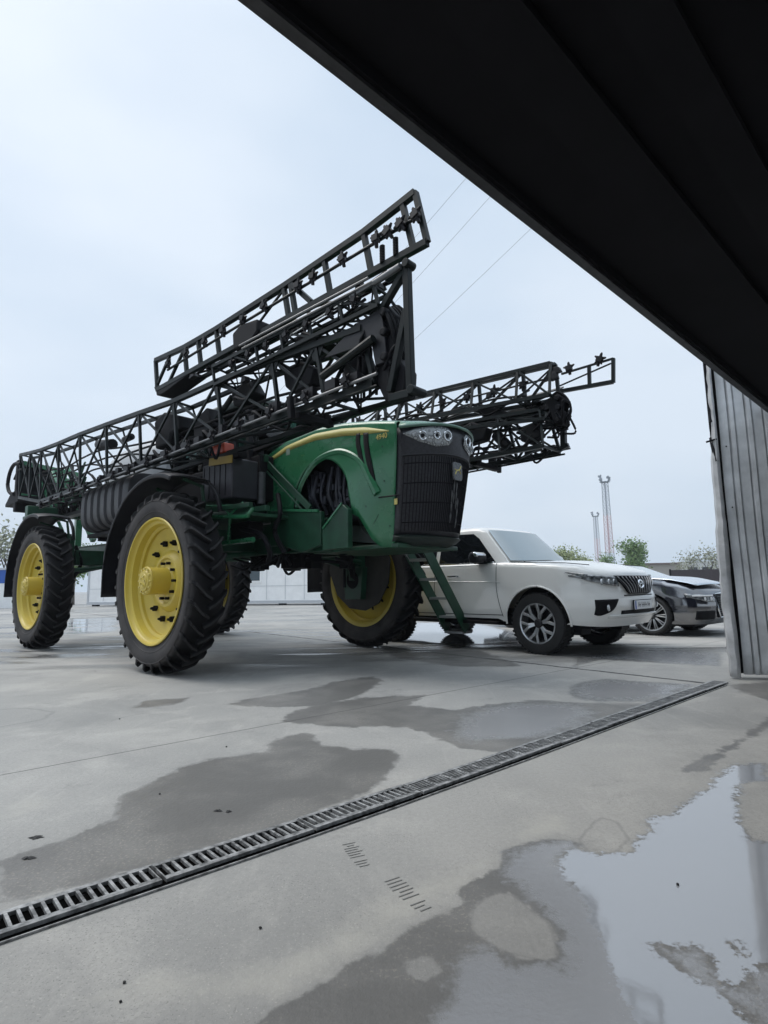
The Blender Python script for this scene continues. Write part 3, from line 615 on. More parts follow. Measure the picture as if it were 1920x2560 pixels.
def hood():
    # body skin built from horizontal plan slices: side walls and a bowed nose
    xr = .46
    topz = [(.3, 2.50), (.46, 2.58), (.83, 2.68), (1.35, 2.72), (1.82, 2.68), (2.24, 2.61), (2.56, 2.54), (2.66, 2.50), (2.95, 2.34), (3.2, 2.3)]
    HW = .60
    def bottom(x):   # lower edge of the side skin: engine arch then the deep front panel
        if x < 1.02: return 1.80
        if x < 1.95:
            t = (x - 1.46) / .46; return 1.86 + .46 * math.sqrt(max(0, 1 - t * t)) if abs(t) < 1 else 1.80
        return interp(x, [(1.95, 1.66), (2.05, 1.62), (2.2, 1.38), (2.34, 1.30), (2.62, 1.28), (3, 1.33)])
    side_x = [.46 + .04 * i for i in range(0, 15)] + [1.04 + .02 * i for i in range(46)] + [1.96 + .03 * i for i in range(22)]
    NV = 12
    for s in (-1, 1):
        rows = []
        for x in side_x:
            zt = interp(x, topz); zb = bottom(x); col = []
            for j in range(NV + 1):
                v = j / NV; z = lerp(zb, zt - .05, v); k = (z - 1.3) / 1.4
                y = HW * (1 - .10 * max(0, k - .6) ** 2) - .05 * max(0, .35 - k) + .012 * math.sin(k * 3)
                vv = min(1, max(0, (z - 1.4) / 1.05)); xm = 2.60 - .16 * (1 - vv) ** 1.3; X_ = x if x < 2.2 else 2.2 + (x - 2.2) * (xm - 2.2) / .39; y -= .10 * (1 - vv) * min(1, max(0, (x - 2.0) / .6)) ** 1.2
                col.append((X_, s * y, z))
            # rolled shoulder
            yb = col[-1][1]
            for q in (20, 45, 70, 90): col.append((x, yb - s * .05 * (1 - math.cos(math.radians(q))) * 1.3, zt - .05 + .05 * math.sin(math.radians(q)) ))
            rows.append(col)
        MB().grid(rows).build('side_panel', M_green, SP, solid=.008)
        # proud arch lip sweeping from over the engine bay down to the front seam
        pth = spline([(1.03, 1.83), (1.1, 2.08), (1.35, 2.31), (1.66, 2.37), (1.88, 2.33), (2.09, 2.2), (2.22, 1.99), (2.31, 1.83)], 7)
        rws = []
        for i, (x, z) in enumerate(pth):
            a = pth[max(i - 1, 0)]; b = pth[min(i + 1, len(pth) - 1)]; t = V(b[0] - a[0], 0, b[1] - a[1]).normalized(); n = V(-t.z, 0, t.x); c = V(x, s * .598, z)
            wv = .03 + .02 * min(1, i / 20)
            rws.append([c - n * wv, c - n * wv * .5 + V(0, s * .022, 0), c + n * wv * .2 + V(0, s * .026, 0), c + n * wv])
        MB().grid(rws).build('arch_lip', M_green, SP)
        def ys(x, z, off=.004):
            k = (z - 1.3) / 1.4; y = HW * (1 - .10 * max(0, k - .6) ** 2) - .05 * max(0, .35 - k) + .012 * math.sin(k * 3); vv = min(1, max(0, (z - 1.4) / 1.05))
            return s * (y - .10 * (1 - vv) * min(1, max(0, (x - 2.0) / .6)) ** 1.2 + off)
        m = MB(); m.tube([(x, ys(x, 1.79, .002), 1.79) for x in np.linspace(2.32, 2.56, 6)], .007, 5); m.tube([(x, ys(x, z, .0), z) for x, z in spline([(2.0, 1.7), (2.12, 1.45), (2.22, 1.52), (2.3, 1.62)], 6)], .003, 4); m.build('panel_seam', M_blk2, SP)
        for pa, pb_ in (([(2.035, 2.50), (2.03, 2.40), (2.07, 2.25), (2.13, 2.12)], [(2.095, 2.50), (2.095, 2.40), (2.13, 2.25), (2.16, 2.14)]), ([(2.14, 2.49), (2.15, 2.35), (2.19, 2.15), (2.27, 1.95)], [(2.215, 2.48), (2.22, 2.35), (2.26, 2.15), (2.295, 1.97)])):
            A_, B_ = spline(pa, 5), spline(pb_, 5); MB().grid([[(lerp(p[0], q[0], u), ys(p[0], p[1], .006), lerp(p[1], q[1], u)) for u in (0, .33, .66, 1)] for p, q in zip(A_, B_)]).build('intake_slot', M_blk2, SP, solid=.004)
        # yellow stripe following the shoulder
        rws = []
        for i in range(30):
            x = .47 + (2.5 - .47) * i / 29; zt = interp(x, topz); wv = .025 + .06 * math.sin(PI * min(1, (i + 2) / 40)) ** .5; 
            if i > 24: wv *= (30 - i) / 6
            zc = zt - .115
            rws.append([(x, ys(x, zc - wv / 2, .005), zc - wv / 2), (x, ys(x, zc, .005), zc), (x, ys(x, zc + wv / 2, .003), zc + wv / 2)])
        MB().grid(rws).build('yellow_stripe', M_stripe, SP, solid=.004)
        for x0_, x1_, z_ in ((1.55, 2.02, 2.47), (1.62, 2.0, 2.43)): MB().tube([(x, ys(x, z_, .001), z_) for x in np.linspace(x0_, x1_, 8)], .004, 4).build('vent_line', M_green2, SP)
        MB().tube([(x, ys(x, z, .0), z) for x, z in spline([(.48, 2.02), (.75, 2.08), (1.0, 2.12)], 5)], .004, 4).build('panel_crease', M_green2, SP)
        for x_, z_ in ((.6, 2.35), (.6, 1.9), (2.4, 1.95), (2.4, 2.3), (2.42, 1.5), (2.15, 1.72), (.98, 2.2)): MB().tube([(x_, ys(x_, z_, -.002), z_), (x_, ys(x_, z_, .006), z_)], .009, 8).build('panel_bolt', M_green2, SP)
        MB().box(1.12, 1.17, ys(1.15, 2.40, 0) - .003, ys(1.15, 2.40, 0) + .003, 2.37, 2.43).build('warning_decal', M_yellow2, SP)
        text('model_number', '4940', .078, M_yellow2, SP, (2.40, s * .612, 2.40), (PI / 2, 0, 0 if s < 0 else PI))
        MB().box(2.50, 2.54, ys(2.52, 1.73, .0) - .004, ys(2.52, 1.73, .0) + .004, 1.70, 1.76).build('side_marker', M_yellow2, SP, bevel=.002)
        MB().box(.83, .90, s * .606 - .003, s * .606 + .003, 2.48, 2.56).build('side_decal', mat('white_decal', (.25, .33, .27), .5), SP)
    # roof skin
    rows = []
    xs = [.46 + .1 * i for i in range(22)] + [2.60]
    for x in xs:
        zt = interp(x, topz); rows.append([(x, .535 * u, zt + .07 * (1 - u * u) - .004) for u in np.linspace(-1, 1, 17)])
    # nose: hood lip sweeping down over the grille
    NX = lambda u: 2.62 + .30 * (1 - abs(u) ** 2.4)
    for k in (.35, .7, 1.0):
        row = []
        for u in np.linspace(-1, 1, 17):
            x = lerp(2.60, NX(u) , k); row.append((x, .535 * u * (1 + .12 * k * 1), lerp(interp(2.6, topz) + .07 * (1 - u * u), 2.455 + .05 * (1 - u * u) - .0, k ** 1.6)))
        rows.append(row)
    MB().grid(rows).build('hood_top', M_green, SP, solid=.012)
    m = MB(); m.tube([(NX(u) + .004, .6 * u, 2.455 + .05 * (1 - u * u)) for u in np.linspace(-1, 1, 25)], .016, 8); m.build('hood_lip', M_lip_lit, SP)
    # grille shell, bowed and leaning back towards the bottom
    def G(u, v, off=0):
        z = lerp(1.40, 2.45 + .05 * (1 - u * u), v); x = 2.60 + .30 * (1 - abs(u) ** 2.4) - .16 * (1 - v) ** 1.3 * (1) + off; y = (.60 - .10 * (1 - v)) * u
        return (x, y, z)
    rows = [[G(u, v) for u in np.linspace(-1, 1, 33)] for v in np.linspace(0, 1, 12)]
    gr = MB().grid(rows).build('grille', M_grille, SP, solid=.01)
    m = MB()
    for k in range(41):
        u = -.93 + 1.86 * k / 40; m.tube([G(u, v, .008) for v in np.linspace(.04, .72, 10)], .005, 4)
    for v in (.12, .3, .48, .66): m.tube([G(u, v, .008) for u in np.linspace(-.93, .93, 24)], .006, 4)
    m.build('grille_bars', M_blk2, gr)
    m = MB(); m.tube([G(u, .735, .012) for u in np.linspace(-.95, .95, 24)], .01, 6); m.build('grille_trim', M_black, gr)
    m = MB(); m.prism([(-.075, 1.99), (-.06, 1.96), (.06, 1.96), (.075, 1.99), (.08, 2.12), (.06, 2.145), (-.06, 2.145), (-.08, 2.12)], 'x', 2.868, 2.888); bd = m.build('badge', mat('badge_grey', (.10, .105, .11), .35, noise=.5, nscale=60), gr, bevel=.004)
    MB().tube(spline([(2.89, -.05, 2.02), (2.89, -.02, 2.06), (2.89, .02, 2.07), (2.89, .05, 2.11)], 5), .007, 5).tube([(2.89, .02, 2.07), (2.89, .045, 2.03)], .005, 5).tube([(2.89, -.02, 2.06), (2.89, -.055, 2.07)], .005, 5).build('badge_emblem', M_yellow2, bd)
    for u_, v0, v1 in ((.0, .30, .60), (-.06, .12, .42), (.08, .25, .50), (.14, .08, .36)): MB().tube([G(u_ + .02 * math.sin(q * 9), q, .013) for q in np.linspace(v0, v1, 10)], [.003 + .004 * (k % 3) for k in range(10)], 5).build('grille_glint', M_silver, gr)  # silver strips stand for glints reflected in the grille mesh
    # headlights
    for s in (-1, 1):
        out = [(.93, .955), (.7, .985), (.45, .985), (.22, .96), (.18, .85), (.3, .80), (.55, .79), (.75, .83)]
        pts = []
        rows = []
        for k in range(13):
            u = .17 + (.95 - .17) * k / 12
            hi = interp(u, [(.17, .93), (.25, .975), (.5, .99), (.8, .975), (.95, .94)]); lo = interp(u, [(.17, .86), (.25, .82), (.5, .80), (.75, .85), (.95, .935)])
            rows.append([G(s * u, lerp(lo, hi, q), .012 + .01 * math.sin(PI * q)) for q in np.linspace(0, 1, 6)])
        hl = MB().grid(rows).build('headlight', M_lamp, gr, solid=.006)
        for u_, r_ in ((.72, .042), (.50, .036), (.30, .048)):
            q = V(*G(s * u_, .905, .028)); nn_ = V(1, s * u_ * .55, -.1).normalized(); a_ = nn_.cross(V(0, 0, 1)).normalized(); b2 = a_.cross(nn_)
            MB().tube([q + a_ * math.cos(t) * r_ + b2 * math.sin(t) * r_ for t in np.linspace(0, 2 * PI, 21)], .007, 6).build('lamp_ring', M_chrome, hl)
            MB().tube([q - nn_ * .012, q + nn_ * .003], [r_ * .55, r_ * .45], 12).build('lamp_lens', M_blk2, hl)
    # bumper tray under the grille, engine and radiator inside
    m = MB(); rows = []
    for z, k, xo in ((1.405, .92, -.02), (1.385, .95, .0), (1.35, .90, -.04), (1.31, .80, -.14)):
        rows.append([(2.46 + xo + .28 * (1 - abs(u) ** 2.4), .56 * k * u, z) for u in np.linspace(-1, 1, 25)])
    m.grid(rows); m.build('front_bumper', mat('bumper_dark', (.012, .022, .017), .4), SP, solid=.01)
    MB().box(1.2, 2.5, -.5, .5, 1.285, 1.33).build('belly_plate', M_green2, SP, bevel=.01)
    m = MB(); m.box(1.0, 1.9, -.40, .40, 1.62, 2.42); m.box(2.1, 2.45, -.5, .5, 1.5, 2.45); m.build('engine_block', M_blk2, SP, bevel=.02)
    eng = MB(); rnd = random.Random(2)
    for k in range(12):
        x = 1.12 + .065 * k; eng.tube(spline([(x, -.44, 1.72 + rnd.uniform(0, .1)), (x + rnd.uniform(-.04, .04), -.5, 1.95), (x + rnd.uniform(-.05, .05), -.47, 2.2 + rnd.uniform(-.05, .05))], 5), rnd.uniform(.012, .026), 8)
    for k in range(14):
        x = rnd.uniform(1.15, 1.8); z = rnd.uniform(1.75, 2.2); eng.box(x, x + rnd.uniform(.03, .08), -.49, -.42, z, z + rnd.uniform(.03, .09))
    eng.build('engine_hoses', mat('engine_dark_blue', (.03, .033, .045), .4, .3, noise=.5), SP)
M_lip_lit = mat('lip_highlight_paint', (.10, .18, .14), .25)  # lighter tone puts the lit edge of the hood lip into colour
M_grille = mat('grille_mesh', (.016, .016, .021), .38, noise=.5, nscale=40)
M_lamp = None
def lampmat():
    m = bpy.data.materials.new('headlamp_cluster'); m.use_nodes = True; t = m.node_tree; b = t.nodes['Principled BSDF']; b.inputs['Roughness'].default_value = .12; b.inputs['IOR'].default_value = 1.9
    tc = t.nodes.new('ShaderNodeTexCoord'); vo = t.nodes.new('ShaderNodeTexVoronoi'); vo.inputs['Scale'].default_value = 26; t.links.new(tc.outputs['Object'], vo.inputs['Vector'])
    r = t.nodes.new('ShaderNodeValToRGB'); r.color_ramp.elements[0].position = .18; r.color_ramp.elements[0].color = (.40, .42, .43, 1); r.color_ramp.elements[1].position = .42; r.color_ramp.elements[1].color = (.10, .11, .12, 1)
    e = r.color_ramp.elements.new(.6); e.color = (.26, .28, .29, 1)
    t.links.new(vo.outputs['Distance'], r.inputs[0]); t.links.new(r.outputs[0], b.inputs['Base Color']); return m
M_lamp = lampmat()
hood()
#@@ BOOMS
def star_mesh():
    m = MB(); m.tube([(0, 0, -.05), (0, 0, .05)], .014, 7)
    for k in range(5):
        a = 2 * PI * k / 5 + .3; m.tube([(0, 0, 0), (math.cos(a) * .035, 0, math.sin(a) * .035), (math.cos(a) * .062, 0, math.sin(a) * .062)], [.017, .015, .008], 6)
    m.box(-.03, .03, -.025, .02, -.03, .02); m.tube([(0, .0, -.03), (0, .01, -.075)], [.018, .014], 7)
    return m
M_noz = mat('nozzle_black', (.007, .006, .008), .45, ior=1.35)
STAR = {}
def star(parent, x, y, z, rz=0, sc=1.):
    if 'm' not in STAR: STAR['m'] = o = star_mesh().build('nozzle', M_noz, parent)
    else: o = STAR['m'].copy(); C.objects.link(o); o.parent = parent
    o.location = (x, y, z); o.rotation_euler = (0, random.uniform(-.6, .6), rz); o.scale = (sc, sc, sc)
def truss(name, top, bot, ly, din, chord=.05, brace=.028, style='N', inner=True, mt=None, gusset=False, light=False):
    """top/bot: node lists (x, z) of equal length; ly outer plane, din signed offset of the inner plane"""
    m = MB(); n = len(top)
    for k in range(n - 1):
        m.bar((top[k][0], ly, top[k][1]), (top[k + 1][0], ly, top[k + 1][1]), chord); m.bar((bot[k][0], ly, bot[k][1]), (bot[k + 1][0], ly, bot[k + 1][1]), chord)
        if inner:
            m.bar((top[k][0], ly + din * .55, top[k][1] - .02), (top[k + 1][0], ly + din * .55, top[k + 1][1] - .02), chord * .8); m.bar((bot[k][0], ly + din, bot[k][1]), (bot[k + 1][0], ly + din, bot[k + 1][1]), chord * .9)
    for k in range(n):
        T, B = top[k], bot[k]
        m.bar((T[0], ly, T[1]), (B[0], ly, B[1]), brace * 1.35)
        if inner:
            m.bar((T[0], ly, T[1]), (T[0], ly + din * .55, T[1] - .02), brace); m.bar((B[0], ly, B[1]), (B[0], ly + din, B[1]), brace); m.bar((T[0], ly + din * .55, T[1] - .02), (B[0], ly + din, B[1]), brace)
        if gusset:
            m.prism([(T[0] - .10, T[1] + .0), (T[0] + .12, T[1] - .01), (T[0] + .03, T[1] - .15), (T[0] - .03, T[1] - .14)], 'y', ly - .006, ly + .006)
        if k < n - 1:
            T2, B2 = top[k + 1], bot[k + 1]; w_ = brace
            if style in ('N', 'X'): m.bar((B[0], ly, B[1]), (T2[0], ly, T2[1]), w_)
            if style == 'X': m.bar((T[0], ly + .01, T[1]), (B2[0], ly + .01, B2[1]), w_)
            if style == 'M' and k % 2: m.bar((T[0], ly, T[1]), (B2[0], ly, B2[1]), w_)
            if inner and not (light and k % 2):
                m.bar((T[0], ly + din * .55, T[1] - .02), (B2[0], ly + din, B2[1]), w_ * .8); m.bar((B[0], ly, B[1]), (B2[0], ly + din, B2[1]), w_ * .8); m.bar((B[0], ly + din, B[1]), (T2[0], ly, T2[1]), w_ * .7)
    return m.build(name, mt or M_boom, SP)
def hose(parent, pts, r=.014, m=None, name='hose'):
    return MB().tube(spline(pts, 6), r, 7).build(name, m or M_blk2, parent)
def boom(s):
    near = s < 0; ly = s * 1.6; di = -s * .42; rnd = random.Random(4 if near else 9)
    # --- inner section, the long low truss
    tx = [-6.42, -5.75, -5.1, -4.15, -3.15, -2.1, -1.0, -.04, .93, 1.92, 2.56, 3.13]
    tz = [3.60, 3.525, 3.46, 3.40, 3.355, 3.285, 3.205, 3.13, 3.11, 3.05, 3.0, 2.96]
    if not near: tz = [z + .02 * i / 11 for i, z in enumerate(tz)]
    top = list(zip(tx, tz)); bot = [(x + .12, interp(x, [(-6.5, 2.75), (-5.1, 2.5), (3.2, 2.46)])) for x in tx]
    T = truss('lower_boom_section', top, bot, ly, di, .052, .024, 'X', gusset=True, light=True)
    for k in range(0):
        mm = MB()
        for i in range(0, len(tx) - 1):   # curved lattice plates between the chords
            x = tx[i]; mm.tube(spline([(x, ly - di * .2, tz[i] - .03), (x + .16, ly + di * .3, tz[i] - .25), (x + .2, ly + di * .5, 2.75), (x + .12, ly + di * .8, 2.5)], 4), .014, 6)
        mm.build('lattice_rods', M_boom, T)
    pz = 2.52
    MB().tube([(-4.9, ly + s * .07, 2.42), (-.6, ly + s * .07, 2.45), (3.35, ly + s * .07, 2.50)], .013, 8).build('spray_pipe', M_silver, T)
    MB().tube([(-4.9, ly + s * .02, 2.37), (3.3, ly + s * .02, 2.43)], .012, 8).build('spray_pipe', M_boom, T)
    for k in range(30):
        x = -4.8 + k * .27 + rnd.uniform(-.05, .05); MB().box(x, x + rnd.uniform(.05, .13), ly + s * .05 - .022, ly + s * .05 + .03, 2.42 + .009 * k * .5 - .03, 2.42 + .009 * k * .5 + rnd.uniform(.02, .07)).build('pipe_clamp', M_noz, T)
    for k in range(16):
        x = -4.6 + k * .508; star(T, x, ly + s * .09, 2.40 + .009 * k, 0, 1.0)
    for k in range(7):
        x = -4.4 + k * 1.05 + rnd.uniform(-.1, .1); hose(T, [(x, ly, 2.5), (x + .2, ly + di * .3, 2.62 + rnd.uniform(0, .15)), (x + .5, ly + di * .5, 2.55), (x + .8, ly, 2.62), (x + 1., ly, 2.48)], .017)
    # hoses running along the truss
    for k in range(4):
        hose(T, [(x, ly + di * (.3 + .12 * k) + rnd.uniform(-.03, .03), interp(x, list(zip(tx, tz))) - .35 - .06 * k + rnd.uniform(-.05, .05)) for x in np.arange(-5.6, 3.4, .75)], .014)
    if near:
        # black foam tank and marker hung inside the truss
        MB().prism([(-.68, 3.03), (-.42, 3.10), (-.02, 2.96), (.02, 2.80), (-.22, 2.78), (-.24, 2.66), (-.62, 2.66)], 'y', ly + .05, ly + .40).build('foam_tank', M_blk2, T, bevel=.03)
        MB().tube([(-2.6, ly + .1, 3.10), (-2.1, ly + .1, 3.02)], .075, 12).build('foam_marker', M_black, T)
        MB().lathe([(0, 0), (.04, 0), (.045, .02), (.045, .25), (0, .26)], 12, (-1.7, ly + .1, 3.0), 'x').build('valve', M_black, T)
    # --- middle folded section, nested above
    a0, a1 = (.9, 3.3) if near else (.4, 3.2)
    xs = np.linspace(a0, a1, 7)
    mt = [(x, interp(x, [(-1, 3.30), (3.3, 3.24)])) for x in xs]; mb_ = [(x + .05, 3.06) for x in xs]
    if near:
        Q = truss('middle_boom_section', mt, mb_, ly - di * .1, di * .7, .034, .018, 'M')
        for k in range(7): star(Q, 1.3 + k * .3, ly + s * .06, 3.2, 0, .9)
    else:
        Q = truss('middle_boom_section', [(x, interp(x, [(-6, 3.3), (1.7, 3.08), (3.2, 2.94)])) for x in np.linspace(-1, 3.2, 9)], [(x + .05, interp(x, [(-6, 3.2), (1.7, 2.96), (3.2, 2.80)])) for x in np.linspace(-1, 3.2, 9)], ly, di * .8, .04, .02, 'M')
    for k in range(3): MB().tube([(a0 + .6, ly + s * (.03 + .035 * k), 3.26 + .02 * k), (3.3, ly + s * (.03 + .035 * k), 3.24 + .02 * k)], .011, 6).build('spray_pipe', M_silver, Q)
    # --- outer section folded back on top
    if near:
        ux = [-.58, .17, .49, .88, 2.09, 2.19, 2.67, 3.16, 3.58, 3.71]; T2 = [(x, interp(x, [(-.58, 3.80), (.2, 3.735), (.9, 3.72), (2.1, 3.735), (3.2, 3.775), (3.71, 3.84)])) for i, x in enumerate(ux)]
        B2 = [(x + .08 + (.02 if x > 3.5 else 0), 3.39) for x in ux]
        U = truss('upper_boom_section', T2, B2, ly, di * .55, .050, .030, 'none', inner=False)
        MB().bar((-.5, ly + .16, 3.37), (2.3, ly + .16, 3.38), .04).build('chord', M_boom, U)
        for p_, q_, w_ in (((-.55, ly, 3.42), (-.2, ly, 3.74), .03), ((-.2, ly, 3.4), (.17, ly, 3.72), .03), ((1.5, ly, 3.42), (2.12, ly, 3.72), .018), ((2.2, ly, 3.72), (2.5, ly, 3.42), .045), ((3.42, ly + .1, 3.72), (3.6, ly, 3.6), .02)): MB().bar(p_, q_, w_).build('brace', M_boom, U)
        MB().tube([(-.2, ly - .02, 3.56), (1.2, ly - .02, 3.59), (3.75, ly - .02, 3.615)], .014, 8).build('spray_pipe', M_boom, U)
        for x in (-.14, .3, .71, 1.09, 1.47, 1.83, 2.36, 2.57, 2.95, 3.34, 3.46, 3.59, 3.74): star(U, x, ly - .045, 3.625, 0, 1.05)
        MB().prism([(1.28, 3.52), (1.42, 3.57), (1.72, 3.53), (1.74, 3.40), (1.64, 3.34), (1.3, 3.33)], 'y', ly - .05, ly + .16).build('control_box', M_blk2, U, bevel=.02)
        MB().prism([(-.5, 3.37), (.3, 3.41), (.34, 3.36), (-.32, 3.29), (-.48, 3.31)], 'y', ly - .02, ly + .2).build('cradle_pad', M_blk2, U, bevel=.01)
        for x in (3.38, 3.52):   # coil springs at the breakaway joint
            MB().tube([(x + .018 * math.cos(t * .9), ly - .02 + .018 * math.sin(t * .9), 3.40 + t * .0019) for t in range(0, 80, 1)], .006, 5).build('spring', M_noz, U)
        for k in range(4): hose(U, [(x, ly + .12 + .04 * k, 3.40 + rnd.uniform(-.03, .08)) for x in np.arange(-.3, 3.5, .45)], .014)
        # fold tower
        m = MB(); m.bar((3.62, ly, 2.28), (3.61, ly, 3.30), .055); m.bar((3.62, ly, 3.29), (3.40, ly, 3.27), .05); m.bar((3.6, ly, 3.27), (3.33, ly, 3.02), .05); m.bar((3.60, ly, 2.95), (3.42, ly, 2.35), .05); m.bar((3.62, ly, 2.29), (3.42, ly, 2.30), .06)
        m.tube([(3.66, ly - .06, 2.3), (3.66, ly + .1, 2.3)], .035, 10); m.tube([(3.63, ly - .05, 3.29), (3.63, ly + .05, 3.29)], .035, 10)
        tw = m.build('fold_tower', M_boom, T, bevel=.005)
        MB().tube([(2.2, ly - .04, 3.18), (3.1, ly - .04, 3.24)], .012, 8).build('cylinder_rod', M_chrome, T)
        MB().tube([(3.05, ly - .04, 3.235), (3.58, ly - .04, 3.285)], .026, 12).build('hydraulic_cylinder', M_silver, T)
        zb = 0
    else:
        ux = [-4.2, -3.4, -2.6, -1.8, -1.0, -.3, .43, .86, 1.51, 2.16, 2.82, 3.26]; tt = [(-4.2, 3.9), (.43, 3.72), (3.27, 3.55)]
        U = truss('upper_boom_section', [(x, interp(x, tt)) for x in ux], [(x + .02, interp(x, tt) - .41 - .012 * max(0, x)) for x in ux], ly, di * .6, .05, .028, 'N')
        for x in np.arange(-2.2, 3.2, .42): star(U, float(x), ly - .05, interp(x, tt) - .17, 0, 1.25)
        MB().tube([(-2.5, ly - .03, 3.62), (3.2, ly - .03, 3.39)], .013, 8).build('spray_pipe', M_boom, U)
        for k in range(3): hose(U, [(x, ly - .1 - .05 * k, interp(x, tt) - .36 + rnd.uniform(-.05, .08)) for x in np.arange(-2, 3.2, .45)], .014)
        m = MB(); m.bar((3.3, ly, 3.20), (3.93, ly, 3.15), .042); m.bar((3.93, ly, 3.14), (3.95, ly, 3.42), .036); m.bar((3.33, ly, 3.41), (3.95, ly, 3.42), .022); m.bar((3.66, ly, 3.19), (3.67, ly, 3.42), .035); m.bar((3.3, ly, 3.27), (3.92, ly, 3.37), .015)
        X = m.build('boom_tip', M_boom, SP)
        for x in (3.44, 3.81): star(X, x, ly - .03, 3.45, 0, 1.15)
        m = MB(); m.bar((3.30, ly, 2.5), (3.33, ly, 3.1), .06); m.bar((3.22, ly, 2.48), (3.36, ly, 2.53), .05)
        m.build('fold_tower', M_boom, T)
    # hinge cluster at the front fold
    zc = 2.82 if near else 2.93; x0 = 3.30 if near else 3.27; q_ = 1. if near else .72
    m = MB()
    m.prism([(x0 - .09, zc + .22 * q_), (x0 + .08, zc + .26 * q_), (x0 + .17, zc + .14 * q_), (x0 + .12, zc - .02), (x0 + .17, zc - .1 * q_), (x0 + .10, zc - .28 * q_), (x0 + .0, zc - .22 * q_), (x0 - .03, zc - .05)], 'y', ly - s * .02, ly - s * .17)
    for dz in (.18, .02, -.18): m.tube([(x0 + .08, ly + s * .04, zc + dz * q_), (x0 + .08, ly - s * .22, zc + dz * q_)], .035, 12)
    H_ = m.build('hinge_block', M_blk2, T, bevel=.012)
    for k in range(6): hose(H_, [(x0 - .2, ly - s * .1, zc + .1 - k * .02), (x0 + .05, ly - s * (.03 * k), zc + (.20 + .02 * k) * q_), (x0 + .15 + .012 * k, ly - s * (.03 * k), zc + .02), (x0 + .08, ly - s * .1, zc - .26 * q_), (x0 - .25, ly - s * .1, zc - .22 * q_)], .014)
    for k in range(7):
        x = x0 - .35 + .07 * k; hose(H_, [(x, ly, zc + .1), (x + .05, ly - s * .08, zc + rnd.uniform(-.1, .22)), (x + .12, ly, zc - rnd.uniform(.1, .3)), (x + .02, ly - s * .1, zc - .4 * q_)], .013)
    MB().prism([(x0 - .62, zc + .02), (x0 - .2, zc + .2), (x0 + .05, zc + .22), (x0 + .08, zc + .02), (x0 + .1, zc - .22), (x0 - .02, zc - .22), (x0 - .06, zc - .02)], 'y', ly - s * .0 - .015, ly - s * .0 + .015 ).build('hinge_shroud', M_black, T, bevel=.004)
    if near:
        MB().tube([(2.7, ly - .05, 2.66), (3.3, ly - .05, 2.8)], .035, 10).build('hydraulic_cylinder', M_boom, T)
        MB().tube([(.25, ly + .2, 2.6), (.9, ly + .2, 3.0)], .03, 10).build('hydraulic_cylinder', M_boom, T)
    else:
        MB().tube([(2.2, ly + .0, 3.1), (3.2, ly, 3.05)], .035, 10).build('hydraulic_cylinder', M_boom, T)
        MB().tube([(2.45, ly - .1, 2.82), (2.62, ly - .1, 2.62)], .07, 10).build('valve', M_blk2, T)
boom(-1); boom(1)
def fold_clutter():
    rnd = random.Random(77)
    for s in (-1, 1):
        ly = s * 1.6; n = 34 if s < 0 else 20
        for k in range(n):
            x = rnd.uniform(.4, 3.3) if k % 3 else rnd.uniform(2.4, 3.4); z = rnd.uniform(2.5, 3.3) if s < 0 else rnd.uniform(2.5, 3.2); y = ly - s * rnd.uniform(0, .3); L = min(rnd.uniform(.15, .5), 3.52 - x)
            hose(SP, [(x, y, z), (x + L * .3, y + rnd.uniform(-.08, .08), z - rnd.uniform(.02, .16)), (x + L * .8, y + rnd.uniform(-.08, .08), z + rnd.uniform(-.1, .1)), (x + L, y, z + rnd.uniform(.0, .12))], rnd.uniform(.010, .018))
        for k in range(18 if s < 0 else 10):
            x = rnd.uniform(.3, 3.3); z = rnd.choice([2.52, 2.98, 3.1, 3.28, 3.36]) + rnd.uniform(-.03, .03); y = ly - s * rnd.uniform(-.03, .2)
            a, h_ = rnd.uniform(.05, .14), rnd.uniform(.04, .12)
            MB().prism([(x, z), (x + a, z + .01), (x + a * .8, z + h_), (x + a * .3, z + h_ * 1.2)], 'y', y - .03, y + .03).build('bracket', M_noz, SP, bevel=.004)
fold_clutter()
def fold_masses():
    for s in (-1, 1):
        ly = s * 1.6; dz = 0 if s < 0 else .02
        for pl_, o0, o1 in (([(2.22, 3.16), (2.34, 3.22), (2.62, 3.06), (2.72, 2.98), (2.5, 2.96), (2.3, 3.02)], .02, .14), ([(1.95, 2.94), (2.2, 3.0), (2.42, 2.86), (2.36, 2.72), (2.1, 2.70), (1.98, 2.8)], .10, .26), ([(3.22, 2.62), (3.42, 2.68), (3.56, 2.5), (3.54, 2.30), (3.34, 2.30), (3.26, 2.46)], .02, .16), ([(1.0, 3.0), (1.3, 3.06), (1.42, 2.9), (1.28, 2.80), (1.05, 2.84)], .12, .3), ([(2.85, 2.76), (3.05, 2.82), (3.12, 2.64), (2.95, 2.56), (2.84, 2.62)], .05, .2), ([(.2, 2.86), (.5, 2.96), (.62, 2.72), (.4, 2.6), (.22, 2.66)], .12, .32)):
            if s > 0 and pl_[0][0] > 3.1: continue
            MB().prism([(x, z + dz) for x, z in pl_], 'y', ly - s * o0, ly - s * o1).build('valve_block', M_blk2, SP, bevel=.02)
fold_masses()
